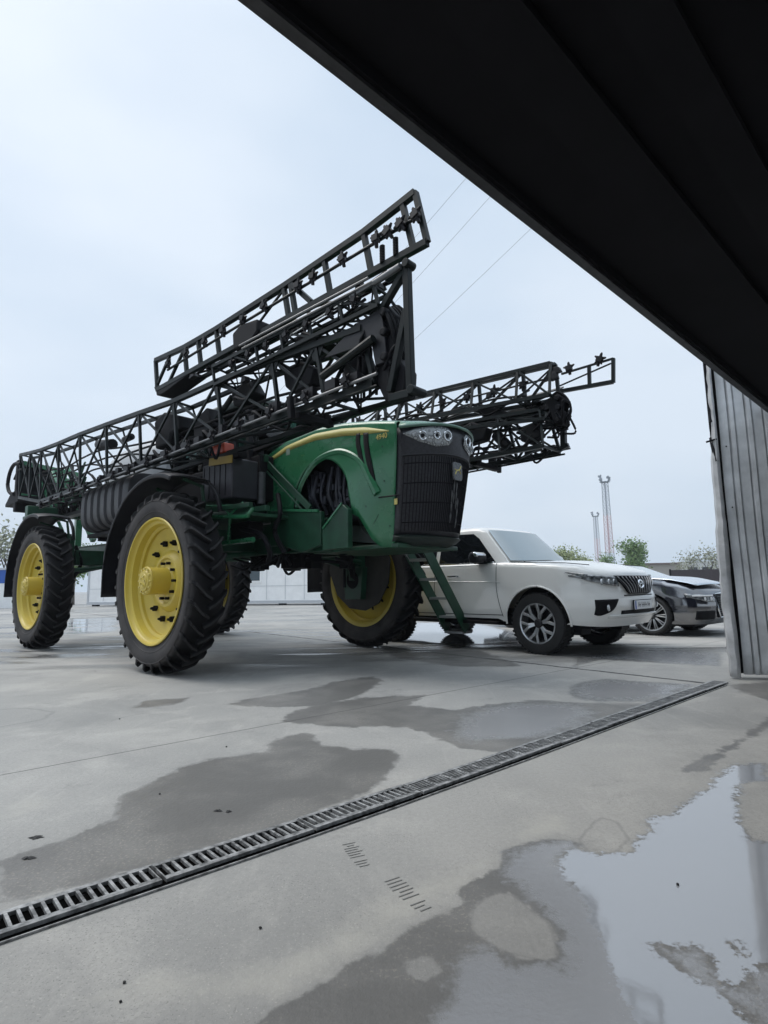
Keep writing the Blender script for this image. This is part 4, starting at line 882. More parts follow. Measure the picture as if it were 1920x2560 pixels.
def rear_and_middle():
    # boom rest arms beside the hood, rear rack
    for s in (-1, 1):
        m = MB(); m.bar((.45, s * .78, 2.60), (2.35, s * 1.28, 2.45), .07, .09); m.bar((.42, s * .72, 2.6), (.42, s * .72, 1.6), .1); m.bar((2.3, s * 1.2, 2.42), (2.35, s * 1.66, 2.40), .08, .06); m.bar((2.35, s * 1.70, 2.36), (2.35, s * 1.72, 2.56), .05)
        m.build('boom_rest', M_blk2, SP, bevel=.008)
        m = MB(); m.bar((-6.35, s * .5, 1.6), (-6.35, s * .5, 3.2), .12); m.bar((-5.6, s * .45, 1.9), (-6.6, s * .7, 3.25), .09); m.bar((-5.6, s * .45, 2.2), (-6.6, s * .7, 3.5), .07); m.bar((-6.5, s * .4, 3.35), (-6.45, s * 1.55, 3.45), .09); m.bar((-6.5, s * .4, 2.7), (-6.45, s * 1.55, 2.8), .09)
        m.bar((-6.0, s * .85, 2.0), (-6.45, s * 1.3, 3.3), .05); m.bar((-5.4, s * 1.0, 2.35), (-6.2, s * 1.1, 3.3), .06, .1)
        m.build('lift_arm', M_green, SP, bevel=.006)
    m = MB(); m.bar((-5.3, -1.72, 2.36), (-5.3, 1.72, 2.36), .16, .18); m.bar((-5.3, -1.72, 2.22), (-4.7, -1.72, 2.22), .1, .06); m.build('rear_cross_beam', M_green2, SP, bevel=.01)
    MB().prism([(-1.62, 2.48), (-.85, 2.48), (-.8, 3.42), (-1.62, 3.52)], 'x', -6.62, -6.48).build('rear_shield', M_blk2, SP, bevel=.02)
    MB().prism([(-7.2, 2.70), (-6.9, 2.86), (-6.5, 2.92), (-6.3, 2.66), (-7.2, 2.64)], 'y', -1.62, -1.1).build('rear_step', M_blk2, SP, bevel=.01)
    hose(SP, [(-6.3, -1.62, 3.40), (-6.7, -1.62, 3.46), (-7.0, -1.62, 3.35), (-7.12, -1.62, 3.12), (-6.95, -1.62, 2.92), (-6.6, -1.62, 2.84)], .035, name='suction_hose')
    hose(SP, [(-6.75, -1.6, 3.16), (-6.5, -1.6, 3.3), (-6.2, -1.6, 3.28)], .02)
    rnd = random.Random(21)
    for k in range(16):
        x = rnd.uniform(-6.2, -4.2); y = rnd.uniform(-1.3, -.6); z = rnd.uniform(2.3, 2.6)
        hose(SP, [(x, y, z), (x + rnd.uniform(-.3, .3), y, z + rnd.uniform(.1, .4)), (x + rnd.uniform(-.6, .6), y + rnd.uniform(-.2, .2), z + rnd.uniform(.2, .7)), (x + rnd.uniform(-.5, .5), y, z - .1)], rnd.uniform(.012, .02), M_green2 if k % 4 == 0 else M_blk2)
    m = MB()
    for k in range(12):
        x = -6.1 + k * .17; y = -1.15 + rnd.uniform(-.12, .12); z = 2.36 + rnd.uniform(0, .1); m.box(x, x + .07, y, y + .07, z - .1, z + .05); m.tube([(x + .03, y, z), (x + .03, y, z + .09)], .02, 8)
    m.bar((-6.2, -1.13, 2.28), (-4.0, -1.13, 2.28), .14, .06); m.build('valve_bank', M_noz, SP)
    m = MB(); m.tube([(-5.9, -1.05, 2.35), (-5.85, -1.0, 3.2)], .08, 10); m.tube([(-5.5, -1.1, 2.35), (-5.5, -1.05, 2.9)], .06, 10); m.build('pump_stack', M_green, SP)
    # spray tank
    rows = []
    for i in range(21):
        x = -4.5 + 2.25 * i / 20; e = min(1, .72 + .28 * math.sqrt(max(0, 1 - abs(i / 10 - 1) ** 3.5))); rw = []
        for k in range(33):
            a = 2 * PI * k / 32; c, q = math.cos(a), math.sin(a); rw.append((x, math.copysign(abs(c) ** .6, c) * .86 * e, 2.68 + math.copysign(abs(q) ** .65, q) * .82 * e))
        rows.append(rw)
    tk = MB().grid(rows); tk.add(rows[0][:-1], [tuple(range(32))]); tk.add(rows[-1][:-1], [tuple(range(32))]); tk = tk.build('spray_tank', M_greypl, SP, weld=True)
    MB().lathe([(0, 0), (.22, 0), (.22, .06), (.24, .07), (.24, .1), (0, .12)], 28, (-3.4, 0, 3.48), 'z').build('tank_lid', M_blk2, tk)
    # ribbed side tank above the rail
    rows = []
    for i in range(121):
        u = i / 120; x = -3.12 + 1.78 * u; rib = .03 * (1 if (u * 7.0 % 1) > .42 else 0) ; en = min(1, u * 14, (1 - u) * 14) ** .4 * .12 + .88
        rows.append([(x, -1.22 - (.33 + rib) * en * math.copysign(abs(math.cos(a)) ** .5, math.cos(a)), 2.14 + (.32 + rib) * en * math.copysign(abs(math.sin(a)) ** .6, math.sin(a)) + .03 * u) for a in np.linspace(-PI, PI, 41)])
    m = MB().grid(rows); m.add(rows[0][:-1], [tuple(range(40))]); m.add(rows[-1][:-1], [tuple(range(40))]); m.build('ribbed_tank', mat('dusty_grey_plastic', (.026, .026, .03), .5, noise=.2), SP, weld=True)
    m = MB(); m.bar((-3.2, -1.15, 1.76), (-1.2, -1.15, 1.76), .5, .05); m.bar((-3.0, -.6, 1.7), (-3.0, -1.3, 1.72), .08); m.bar((-1.5, -.6, 1.7), (-1.5, -1.3, 1.72), .08); m.build('tank_tray', M_blk2, SP)
    # cab
    cb = MB().box(-1.65, .3, -.84, .84, 1.88, 2.42).build('cab', M_blk2, SP, bevel=.04)
    m = MB()
    for x in (-1.6, -.6, .25):
        for s in (-1, 1): m.bar((x + (.12 if x > 0 else 0), s * .80, 2.42), (x, s * .76, 3.25), .075, .075)
    m.bar((-1.6, -.8, 2.46), (.33, -.8, 2.46), .07); m.bar((-1.6, .8, 2.46), (.33, .8, 2.46), .07)
    m.build('cab_frame', M_blk2, cb, bevel=.008)
    rows = []
    for i, (k, z) in enumerate(((1, 3.20), (1.02, 3.23), (1.02, 3.28), (.97, 3.32), (.8, 3.335), (.0, 3.34))):
        rows.append([(-.66 + k * 1.08 * math.copysign(abs(math.cos(a)) ** .4, math.cos(a)), k * .86 * math.copysign(abs(math.sin(a)) ** .4, math.sin(a)), z) for a in np.linspace(0, 2 * PI, 41)])
    MB().grid(rows).build('cab_roof', mat('grey_green_roof', (.06, .075, .07), .45), cb, weld=True)
    for pts in ([(-1.52, -.795, 2.5), (-.66, -.795, 2.5), (-.66, -.765, 3.22), (-1.52, -.765, 3.22)], [(-.54, -.795, 2.5), (.3, -.795, 2.5), (.22, -.765, 3.22), (-.54, -.765, 3.22)], [(-1.52, .795, 2.5), (.3, .795, 2.5), (.22, .765, 3.22), (-1.52, .765, 3.22)], [(.36, -.74, 2.5), (.36, .74, 2.5), (.26, .72, 3.22), (.26, -.72, 3.22)], [(-1.6, -.74, 2.5), (-1.6, .74, 2.5), (-1.6, .72, 3.22), (-1.6, -.72, 3.22)]):
        MB().add(pts, [(0, 1, 2, 3)]).build('cab_window', M_cabglass, cb, solid=.006)
    st = MB().box(-1.0, -.5, -.25, .25, 2.4, 2.65).box(-1.05, -.92, -.24, .24, 2.6, 3.15).build('seat', M_blk2, cb, bevel=.04)
    MB().tube([(-.1, 0, 2.4), (-.2, 0, 2.75)], .03, 10).lathe([(.17, 0), (.185, .012), (.2, 0), (.185, -.012), (.17, 0)], 24, (-.2, 0, 2.78), 'z').build('steering_wheel', M_blk2, cb)
    # side gear between cab and hood
    bx = MB().box(-.03, .63, -1.22, -.86, 1.93, 2.40).build('battery_box', mat('dull_purple_black', (.022, .021, .028), .45, noise=.2), SP, bevel=.02)
    m = MB()
    for k in range(5): m.box(.02 + k * .12, .026 + k * .12, -1.226, -1.22, 1.97, 2.36)
    m.build('box_ribs', M_blk2, bx)
    MB().box(.20, .48, -1.24, -1.10, 2.485, 2.60).build('warning_light', M_orange, SP, bevel=.012)
    MB().bar((.16, -1.235, 2.41), (.66, -1.235, 2.37), .012, .09).build('reflector_strip', mat('amber_strip', (.28, .19, .03), .4), SP)
    MB().bar((-.05, -1.14, 2.44), (.72, -1.14, 2.43), .12, .07).build('light_bracket', M_blk2, SP)
    m = MB(); m.bar((-1.2, -.95, 1.86), (.95, -.95, 1.80), .06, .06); m.bar((-.9, -1.24, 1.86), (1.05, -1.24, 1.80), .05, .05); m.box(-1.1, .95, -1.22, -.6, 1.70, 1.735)
    m.build('walkway', M_green2, SP, bevel=.004)
    m = MB()
    m.tube([(-.2, -1.22, 1.92), (1.02, -1.22, 1.79)], .02, 8); m.tube(spline([(-.2, -1.22, 1.80), (.85, -1.22, 1.69), (.98, -1.22, 1.71), (1.04, -1.2, 1.77)], 5), .024, 8)
    m.tube([(.40, -1.24, 1.90), (.64, -1.24, 1.73)], .012, 6); m.tube([(.90, -1.24, 1.84), (.64, -1.24, 1.73)], .012, 6); m.tube([(.62, -1.22, 1.73), (.38, -1.1, 1.42)], .016, 6); m.tube([(-.3, -1.1, 1.44), (.9, -1.1, 1.44)], .03, 8)
    m.build('step_rail', M_green, SP)
    # diagonal strut and lower side boxes of the engine frame
    m = MB(); m.bar((.56, -.70, 2.42), (1.34, -.66, 1.78), .03, .075); m.bar((.53, -.72, 2.36), (1.22, -.68, 1.78), .02, .02); m.bar((-.3, -.74, 2.62), (.62, -.74, 2.46), .06, .09); m.build('diagonal_strut', M_green2, SP, bevel=.006)
    m = MB(); m.prism([(.60, 1.83), (1.52, 1.73), (1.52, 1.36), (1.2, 1.30), (.78, 1.40), (.60, 1.40)], 'y', -.66, -.60); m.build('frame_side_plate', M_green2, SP, bevel=.008)
    m = MB(); m.prism([(1.58, 1.52), (1.90, 1.76), (1.98, 1.70), (1.98, 1.30), (1.58, 1.30)], 'y', -.69, -.62); m.build('front_gusset', M_green2, SP, bevel=.008)
    m = MB(); m.bar((1.60, -.70, 1.53), (1.90, -.70, 1.77), .012, .02); m.bar((.6, -.675, 1.84), (1.5, -.675, 1.735), .03, .03); m.build('plate_edge', M_green, SP)
    m = MB(); m.box(-.9, .6, -.82, -.62, 1.95, 2.5); m.box(.3, .46, -.8, .8, 1.8, 2.5); m.box(.1, .5, -.9, -.7, 1.5, 1.7); m.build('service_panel', M_blk2, SP, bevel=.01)
    MB().tube([(.60, -.8, 1.9), (.60, -.8, 2.28)], .05, 12).build('filter_canister', mat('dull_canister', (.08, .085, .09), .45, .3, noise=.3), SP); MB().tube([(.2, -.95, 2.6), (.2, -.95, 2.75)], .06, 12).build('filter_canister', M_black, SP)
    hose(SP, [(.8, -.7, 2.0), (.95, -.78, 1.75), (.88, -.8, 1.55), (1.0, -.75, 1.3)], .03)
    hose(SP, [(.5, -1.0, 1.6), (.9, -1.0, 1.5), (1.0, -.95, 1.3), (.9, -.9, 1.2)], .03)
    # exhaust stack
    # mirror
    # ladder hanging down on the far front side
    L = MB()
    for x in (1.0, 1.34): L.bar((x, 1.22, 1.62), (x, 2.30, .26), .025, .17)
    lad = L.build('ladder', M_green2, SP, bevel=.005)
    for k in range(5):
        t = (k + .3) / 5; MB().box(1.015, 1.325, lerp(1.22, 2.30, t) - .09, lerp(1.22, 2.30, t) + .07, lerp(1.62, .26, t) - .018, lerp(1.62, .26, t) + .018).build('ladder_step', mat('step_grey', (.34, .36, .34), .5), lad)
    MB().box(1.0, 1.34, 2.2, 2.42, .2, .235).tube([(1.0, 2.42, .235), (1.34, 2.42, .235)], .03, 8).build('ladder_foot', M_galv, lad)
    MB().box(.6, 1.5, .62, 1.25, 1.60, 1.64).build('ladder_platform', M_green2, SP, bevel=.005)
    m = MB(); m.tube([(1.0, 1.24, 1.45), (1.0, 1.5, 1.2)], .02, 8); m.build('ladder_cylinder', M_chrome, SP)
rear_and_middle()
#@@ CARS
M_white = mat('pearl_white_paint', (.80, .795, .765), .2, coat=.6, noise=.03, nscale=1.5)
M_navy = mat('dark_navy_paint', (.012, .013, .022), .12, ior=2.9)
M_win = mat('tinted_window', (.008, .010, .012), .04, ior=1.6)
M_wsh = mat('windscreen_glass', (.22, .28, .30), .05, ior=2.9)
M_ctyre = mat('car_tyre', (.014, .014, .015), .7, noise=.3)
M_alloy = mat('alloy_silver', (.55, .56, .57), .28, .9)
M_alloyd = mat('alloy_dark', (.03, .03, .033), .35, .5)
M_plate = mat('number_plate_white', (.75, .76, .77), .4)
M_dlamp = mat('dark_lamp_glass', (.03, .034, .038), .05, ior=2.0, col2=(.35, .37, .38), nscale=16)
def car_wheel(root, x, y, r, wd, rimr, style, s):
    """outer face towards y*s"""
    h = wd / 2; m = MB().lathe([(rimr, -h * .85), (rimr + .012, -h), (r - .05, -h * 1.05), (r - .015, -h * .92), (r, -h * .7), (r, h * .7), (r - .015, h * .92), (r - .05, h * 1.05), (rimr + .012, h), (rimr, h * .85)], 56)
    for k in range(44):
        a = 2 * PI * k / 44
        for q in (-.6, .6): m.bar((math.cos(a) * (r + .002), q * h - .04, math.sin(a) * (r + .002)), (math.cos(a + .03) * (r + .002), q * h + .04, math.sin(a + .03) * (r + .002)), .028, .01, (math.cos(a), 0, math.sin(a)))
    T = m.build('wheel', M_ctyre, root); T.location = (x, y, r)
    if s > 0: T.rotation_euler = (PI, 0, 0)
    MB().lathe([(rimr, -h * .88), (rimr + .006, -h * .98), (rimr - .012, -h * .94), (rimr - .022, -h * .6), (rimr - .03, h * .8)], 48).build('rim', M_alloy, T)
    MB().lathe([(0, .0), (rimr * .72, .0), (rimr - .028, .02)], 40).build('brake_disc', M_blk2, T)
    sp = MB()
    yy = -h * .86
    if style == 'suv':
        for k in range(6):
            a = 2 * PI * k / 6 + .25
            for d in (-.2, .2):
                p0 = (math.cos(a + d * .5) * .055, yy + .03, math.sin(a + d * .5) * .055); p1 = (math.cos(a + d * .62) * rimr * .6, yy + .006, math.sin(a + d * .62) * rimr * .6); p2 = (math.cos(a + d * 1.35) * (rimr - .012), yy, math.sin(a + d * 1.35) * (rimr - .012))
                sp.bar(p0, p1, .03, .03, (0, 1, 0)); sp.bar(p1, p2, .036, .03, (0, 1, 0))
    else:
        for k in range(10):
            a = 2 * PI * k / 10
            for d in (-.07, .07):
                sp.bar((math.cos(a + d) * .06, yy + .03, math.sin(a + d) * .06), (math.cos(a + d * 1.3) * (rimr - .01), yy, math.sin(a + d * 1.3) * (rimr - .01)), .014, .028, (0, 1, 0))
    sp.build('spokes', M_alloy, T, bevel=.003)
    MB().lathe([(0, -.008), (.045, -.006), (.06, .012), (.06, .03)], 24, (0, yy, 0)).build('wheel_cap', M_alloyd, T)
def car_shell(root, P, paint):
    """P: dict with W (half width at z), xf(z), xr(z), ztop(x), sill(x), arches [(cx, cz, r)]"""
    back = [(0, 0), (.25, .004), (.48, .02), (.66, .05), (.80, .10), (.90, .18), (.96, .28), (.99, .42)]
    front = back
    sx = []
    xa, xb = P['xf0'] - .55, P['xr0'] + .5
    x = xa
    while x > xb: sx.append(x); x -= .045
    NZ = 22
    def ring(v, s):
        pts = []
        for (fy, sb) in front:
            xx = P['xf0'] - sb; pts.append(('f', fy, sb, xx))
        for xx in sx: pts.append(('s', 1., 0, xx))
        for (fy, sb) in back[::-1]: pts.append(('r', fy, sb * .9, P['xr0'] + sb))
        out = []
        for kd, fy, sb, xx in pts:
            zb = P['sill'](xx, fy); zt = P['ztop'](xx); z = lerp(zb, zt, v)
            k = P['R'](z, zt)
            wv = P['W'](z, zt, xx)
            if kd == 'f': X_ = P['xf'](z) - sb * P.get('kf', 1)
            elif kd == 'r': X_ = P['xr'](z) + sb
            else: X_ = xx + (P['xf'](z) - P['xf0']) * max(0, 1 - (xa - xx) / .3) + (P['xr'](z) - P['xr0']) * max(0, 1 - (xx - xb) / .3)
            out.append([X_, s * wv * fy, z])
        return out
    def cut(rows, s):
        m = MB(); n = len(rows[0]); keep = []
        pr = [[list(p) for p in r] for r in rows]
        for r in pr:
            for p in r:
                if abs(p[1]) < P['Wm'] * .7: continue
                for cx, cz, ra in P['arches']:
                    d = math.hypot(p[0] - cx, p[2] - cz)
                    if ra - .045 < d < ra + .03 : k = ra / d; p[0] = cx + (p[0] - cx) * k; p[2] = cz + (p[2] - cz) * k
        vs = [p for r in pr for p in r]; fs = []
        for i in range(len(pr) - 1):
            for k in range(n - 1):
                f = (i * n + k, i * n + k + 1, (i + 1) * n + k + 1, (i + 1) * n + k); c = [sum(vs[q][j] for q in f) / 4 for j in range(3)]
                if abs(c[1]) > P['Wm'] * .7 and any(math.hypot(c[0] - cx, c[2] - cz) < ra - .004 for cx, cz, ra in P['arches']): continue
                fs.append(f)
        return vs, fs
    m = MB()
    for s in (-1, 1):
        rows = [ring(j / NZ, s) for j in range(NZ + 1)]
        vs, fs = cut(rows, s); m.add(vs, fs)
    # top deck
    L_, R_ = ring(1, -1), ring(1, 1); rows = []
    for a, b in zip(L_, R_):
        cw = P['crown'](a[0]); rows.append([(lerp(a[0], b[0], u), lerp(a[1], b[1], u), a[2] + cw * (1 - (2 * u - 1) ** 2) ** .8 * min(1, abs(b[1]) / .5)) for u in np.linspace(0, 1, 17)])
    m.grid(rows)
    return m.build('body', paint, root, weld=True)
def ssuv():
    root = thing('white_suv', 'large pearl white off-road car with black grille parked beyond the ladder of the sprayer', 'car', (2.64, 7.98, 0), math.radians(-47))
    xf = lambda z: interp(z, [(.35, .86), (.45, .93), (.60, .97), (.72, .965), (.78, .94), (.90, .925), (1.0, .90), (1.1, .85)])
    xr = lambda z: -3.85
    ztop = lambda x: interp(x, [(-3.9, 1.22), (-1.2, 1.21), (-.55, 1.205), (-.1, 1.18), (.4, 1.15), (.72, 1.115), (.86, 1.07), (1.0, 1.0)])
    sill = lambda x, fy: interp(x, [(-3.9, .5), (-3.3, .45), (-.6, .44), (-.5, .40), (.5, .40), (.75, .38), (1.0, .36)])
    def Wf(z, zt, x):
        b = .935 + .0 * z; b -= .045 * max(0, (z - .85) / .4) ** 1.5; b -= .03 * max(0, (.55 - z) / .2); b -= .035 * max(0, (z - (zt - .05)) / .05) ** 2
        fl = max(math.exp(-((x - 0) / .62) ** 4), math.exp(-((x + 2.79) / .62) ** 4)); b += .018 * fl * max(0, 1 - abs(z - .7) / .45)
        return b
    P = dict(xf0=.97, xr0=-3.85, xf=xf, xr=xr, ztop=ztop, sill=sill, W=Wf, R=lambda z, zt: 1, Wm=.935, crown=lambda x: interp(x, [(-.6, .035), (.3, .06), (.85, .035), (.97, .0)]), arches=[(0, .40, .475), (-2.79, .40, .475)], kf=1.15)
    B = car_shell(root, P, M_white)
    # cabin
    def ringc(z):
        t = max(0, (z - 1.19) / (1.76 - 1.19)); w_ = lerp(.86, .70, t ** 1.1); x1 = lerp(-.36, -.90, t); x0 = lerp(-3.78, -3.62, t)
        f = [(0, 0), (.3, .005), (.55, .02), (.78, .05), (.93, .10), (1, .22)]
        h = [(x1 - b, a * w_) for a, b in f] + [(x, w_) for x in np.linspace(x1 - .4, x0 + .35, 14)] + [(x0 + b, a * w_) for a, b in f[::-1]]
        return [(x, -y, z) for x, y in h] + [(x, y, z) for x, y in h[::-1]]
    zs = [1.17, 1.3, 1.45, 1.58, 1.66, 1.71]
    rows = [ringc(z) for z in zs]
    top = ringc(1.71); 
    for k, z in ((.965, 1.745), (.88, 1.77), (.5, 1.785), (0.02, 1.79)): rows.append([(-2.4 + (x + 2.4) * k, y * k, z) for x, y, _ in top])
    MB().grid(rows).build('roof', M_white, root, weld=True)
    def cside(x, z, s, off=.006):
        t = (z - 1.19) / .57; return (x, s * (lerp(.86, .70, max(0, t) ** 1.1) + off), z)
    for s in (-1, 1):
        for nm, pol in (('side_window', [(-.66, 1.225), (-1.00, 1.58), (-1.12, 1.66), (-1.72, 1.68), (-1.72, 1.235)]), ('side_window', [(-1.80, 1.235), (-1.80, 1.68), (-2.62, 1.665), (-2.72, 1.25)]), ('side_window', [(-2.82, 1.25), (-2.74, 1.66), (-3.3, 1.63), (-3.42, 1.27)])):
            m = MB(); xs_ = [p[0] for p in pol]; n = len(pol)
            # fan with inner subdivision so the pane follows the curved side
            c = (sum(p[0] for p in pol) / n, sum(p[1] for p in pol) / n); vs = [cside(c[0], c[1], s)]; fs = []
            ed = []
            for i in range(n):
                for k in range(4): ed.append((lerp(pol[i][0], pol[(i + 1) % n][0], k / 4), lerp(pol[i][1], pol[(i + 1) % n][1], k / 4)))
            for q in (.5, 1.):
                for e in ed: vs.append(cside(lerp(c[0], e[0], q), lerp(c[1], e[1], q), s))
            ne = len(ed); fs = [(0, 1 + i, 1 + (i + 1) % ne) for i in range(ne)] + [(1 + i, 1 + ne + i, 1 + ne + (i + 1) % ne, 1 + (i + 1) % ne) for i in range(ne)]
            m.add(vs, fs).build(nm, M_win, root)
    # windscreen follows the bowed front
    rows = []
    for v in np.linspace(.07, .90, 8):
        z = lerp(1.19, 1.76, v); t = v; w_ = lerp(.86, .70, t ** 1.1); x1 = lerp(-.36, -.90, t); f = [(0, 0), (.3, .005), (.55, .02), (.78, .05), (.90, .085)]
        h = [(x1 - b + .012, a * w_, z + .006) for a, b in f]; rows.append([(x, -y, q) for x, y, q in h[::-1]] + h[1:])
    MB().grid(rows).build('windscreen', M_wsh, root)
    m = MB(); m.tube([(-.36, .6, 1.215), (-.33, 0, 1.235), (-.36, -.6, 1.215)], .018, 6); m.build('wiper_cowl', M_blk2, root)
    # black belt line moulding, chrome strip
    for s in (-1, 1):
        MB().tube([(-.66, s * .895, 1.215), (-3.5, s * .897, 1.228)], .011, 6).build('chrome_strip', M_chrome, root)
        # door seams
        m = MB()
        for pts in ([(-.52, .47), (-.60, .8), (-.62, 1.2)], [(-1.72, .5), (-1.76, .85), (-1.76, 1.22)], [(-2.7, 1.22), (-2.6, .9), (-2.35, .75)]):
            m.tube([(x, s * (Wf(z, 1.22, x) + .001), z) for x, z in spline(pts, 6)], .0045, 4)
        m.tube([(x, s * (Wf(.49, 1.2, x) + .0), .49) for x in (-.52, -1.6, -2.3)], .005, 4); m.build('door_seam', M_blk2, root)
        for x in (-1.38, -2.4): MB().tube([(x - .11, s * .925, 1.03), (x - .09, s * .955, 1.035), (x + .07, s * .955, 1.035), (x + .09, s * .925, 1.03)], .013, 8).build('door_handle', M_chrome, root)
        MB().prism([(-.60, .36), (-.60, .40), (-2.2, .42), (-2.2, .36)], 'y', s * .78, s * .96).build('side_step', M_blk2, root, bevel=.012)
        m = MB(); m.prism([(-.80, 1.20), (-.72, 1.24), (-.9, 1.25), (-.95, 1.2)], 'y', s * .84, s * 1.0); 
        mr = m.build('mirror', M_blk2, root, bevel=.01)
        MB().prism([(-.76, 1.21), (-.73, 1.30), (-.78, 1.36), (-.88, 1.37), (-.92, 1.30), (-.90, 1.21)], 'y', s * .94, s * 1.16).build('mirror_housing', M_black, mr, bevel=.03)
        MB().prism([(-.745, 1.285), (-.742, 1.33), (-.80, 1.365), (-.83, 1.36), (-.80, 1.29)], 'y', s * .95, s * 1.165).build('mirror_chrome', M_chrome, mr, bevel=.02)
        hx = np.linspace(-.45, .70, 12); MB().tube([(x, s * .80, ztop(x) + .22 * P['crown'](x) + .001) for x in hx], .005, 4).build('bonnet_seam', M_blk2, root)
        MB().tube([(x, s * (Wf(.93, 1.2, x) + .0), .93 - .02 * x) for x in np.linspace(-3.6, -.55, 10)], .004, 4).build('body_crease', M_white, root)
        # wheel arch lips
        for cx in (0, -2.79):
            m = MB()
            pts = [(cx + .475 * math.cos(a), .40 + .475 * math.sin(a)) for a in np.linspace(-.05, PI + .05, 30)]
            m.tube([(x, s * (Wf(z, ztop(x), x) - .002), z) for x, z in pts], .014, 6)
            m.build('arch_trim', M_white, root)
        MB().prism([(.5 * math.cos(a), .4 + .5 * math.sin(a)) for a in np.linspace(-.3, PI + .3, 20)], 'y', s * .45, s * .70).build('wheel_well', M_blk2, root)
    MB().box(-3.4, .7, -.74, .74, .34, .5).build('underbody', M_blk2, root)
    fb = lambda y, z, off=0: (xf(z) + off - 1.15 * interp(abs(y) / .93, [(0, 0), (.25, .004), (.48, .02), (.66, .05), (.80, .10), (.90, .18), (.96, .28), (.99, .42)]), y, z)
    def patch(name, m_, y0, y1, lo, hi, off=.008, n=14, par=None):
        rows = []
        for k in range(n + 1):
            y = lerp(y0, y1, k / n); a, b = lo(y), hi(y); rows.append([fb(y, lerp(a, b, q), off) for q in np.linspace(0, 1, 7)])
        return MB().grid(rows).build(name, m_, par or root, solid=.006)
    # grille with vertical slats
    gw = lambda z: interp(z, [(.76, .31), (.86, .40), (.93, .50), (1.0, .54)])
    gl = MB().grid([[fb(gw(z) * u, z, .012) for u in np.linspace(-1, 1, 21)] for z in np.linspace(.76, .99, 7)]).build('grille', M_blk2, root, solid=.006)
    for k in range(12):
        u = -.95 + 1.9 * k / 11
        MB().grid([[fb(gw(z) * u + dy, z, .030 + ex + .02 * math.sin(PI * (z - .76) / .23)) for dy, ex in ((-.013, -.02), (-.012, .0), (.008, .0), (.012, -.02))] for z in np.linspace(.765, .985, 7)]).build('grille_bar', M_alloyd, gl)
        MB().grid([[fb(gw(z) * u + dy, z, .032 + .02 * math.sin(PI * (z - .76) / .23)) for dy in (.006, .012)] for z in np.linspace(.77, .98, 7)]).build('grille_bar_edge', M_alloy, gl, solid=.003)
    m = MB(); m.tube([fb(.075 * math.cos(a), .885 + .052 * math.sin(a), .055) for a in np.linspace(0, 2 * PI, 25)], .007, 6); m.tube([fb(.035 * math.cos(a), .885 + .05 * math.sin(a), .056) for a in np.linspace(0, 2 * PI, 21)], .006, 6); m.tube([fb(.055 * math.cos(a), .907 + .02 * math.sin(a), .056) for a in np.linspace(0, 2 * PI, 21)], .006, 6)
    m.build('badge', M_chrome, gl)
    for s in (-1, 1):
        hl = patch('headlight', M_dlamp, s * .50, s * .915, lambda y: interp(abs(y), [(.50, .855), (.7, .88), (.85, .925), (.915, .985)]), lambda y: interp(abs(y), [(.50, .975), (.7, .99), (.915, 1.005)]), .020, 16)
        MB().grid([[(x, s * (Wf(z, ztop(x), x) + .012), z) for z in np.linspace(interp(x, [(.44, 1.035), (.74, .965)]), interp(x, [(.44, 1.045), (.74, 1.01)]), 5)] for x in np.linspace(.44, .74, 7)]).build('headlight_wing', M_dlamp, hl, solid=.006)
        for y in (.56, .64, .74): 
            q = fb(s * y, .915, .018); MB().lathe([(0, .0), (.032, .003), (.038, -.01)], 20, q, 'x').build('lens', M_lens, hl)
        MB().tube([fb(s * y, interp(y, [(.50, .865), (.7, .895), (.88, .955)]), .014) for y in np.linspace(.6, .86, 10)], .004, 6).build('light_strip', M_plate, hl)
        fg = patch('fog_lamp_surround', M_blk2, s * .56, s * .84, lambda y: interp(abs(y), [(.56, .69), (.66, .56), (.80, .50), (.84, .52)]), lambda y: interp(abs(y), [(.56, .705), (.8, .70), (.84, .70)]), .006, 10)
        q = fb(s * .72, .60, .012); MB().lathe([(0, .004), (.035, .002), (.04, -.006)], 20, q, 'x').build('fog_lamp', M_lens, fg)
    patch('lower_intake', M_blk2, -.50, .50, lambda y: .515, lambda y: .56, .006)
    patch('bumper_crease', M_blk2, -.42, .42, lambda y: .738, lambda y: .748, .004)
    m = MB(); rows = [[fb(y, z, .0 if z < .5 else .03) for y in np.linspace(-.7, .7, 16)] for z in (.47, .495, .505)]; m.grid(rows).build('bumper_lip', M_white, root, solid=.01)
    pl = MB().box(.985, .997, -.26, .26, .565, .675).build('number_plate', M_plate, root, bevel=.004)
    MB().box(.976, .986, -.27, .27, .557, .683).build('plate_frame', M_blk2, pl)
    MB().box(.9975, .9985, -.255, -.22, .57, .67).build('plate_band', mat('plate_blue', (.03, .09, .4), .4), pl)
    for y0, w_ in ((-.19, .03), (-.15, .03), (-.09, .028), (-.05, .028), (-.01, .028), (.03, .028), (.09, .03), (.13, .03)):
        MB().box(.9972, .9985, y0 + .03, y0 + .03 + w_ * .3, .592, .65).box(.9972, .9985, y0 + .03 + w_ * .3, y0 + .03 + w_, .592 + .02 * (int(y0 * 100) % 2), .606 + .02 * (int(y0 * 100) % 2)).build('plate_character', M_alloyd, pl, smooth=False)
    for x in (0, -2.79):
        for s in (-1, 1): car_wheel(root, x, s * .80, .395, .26, .255, 'suv', s)
ssuv()
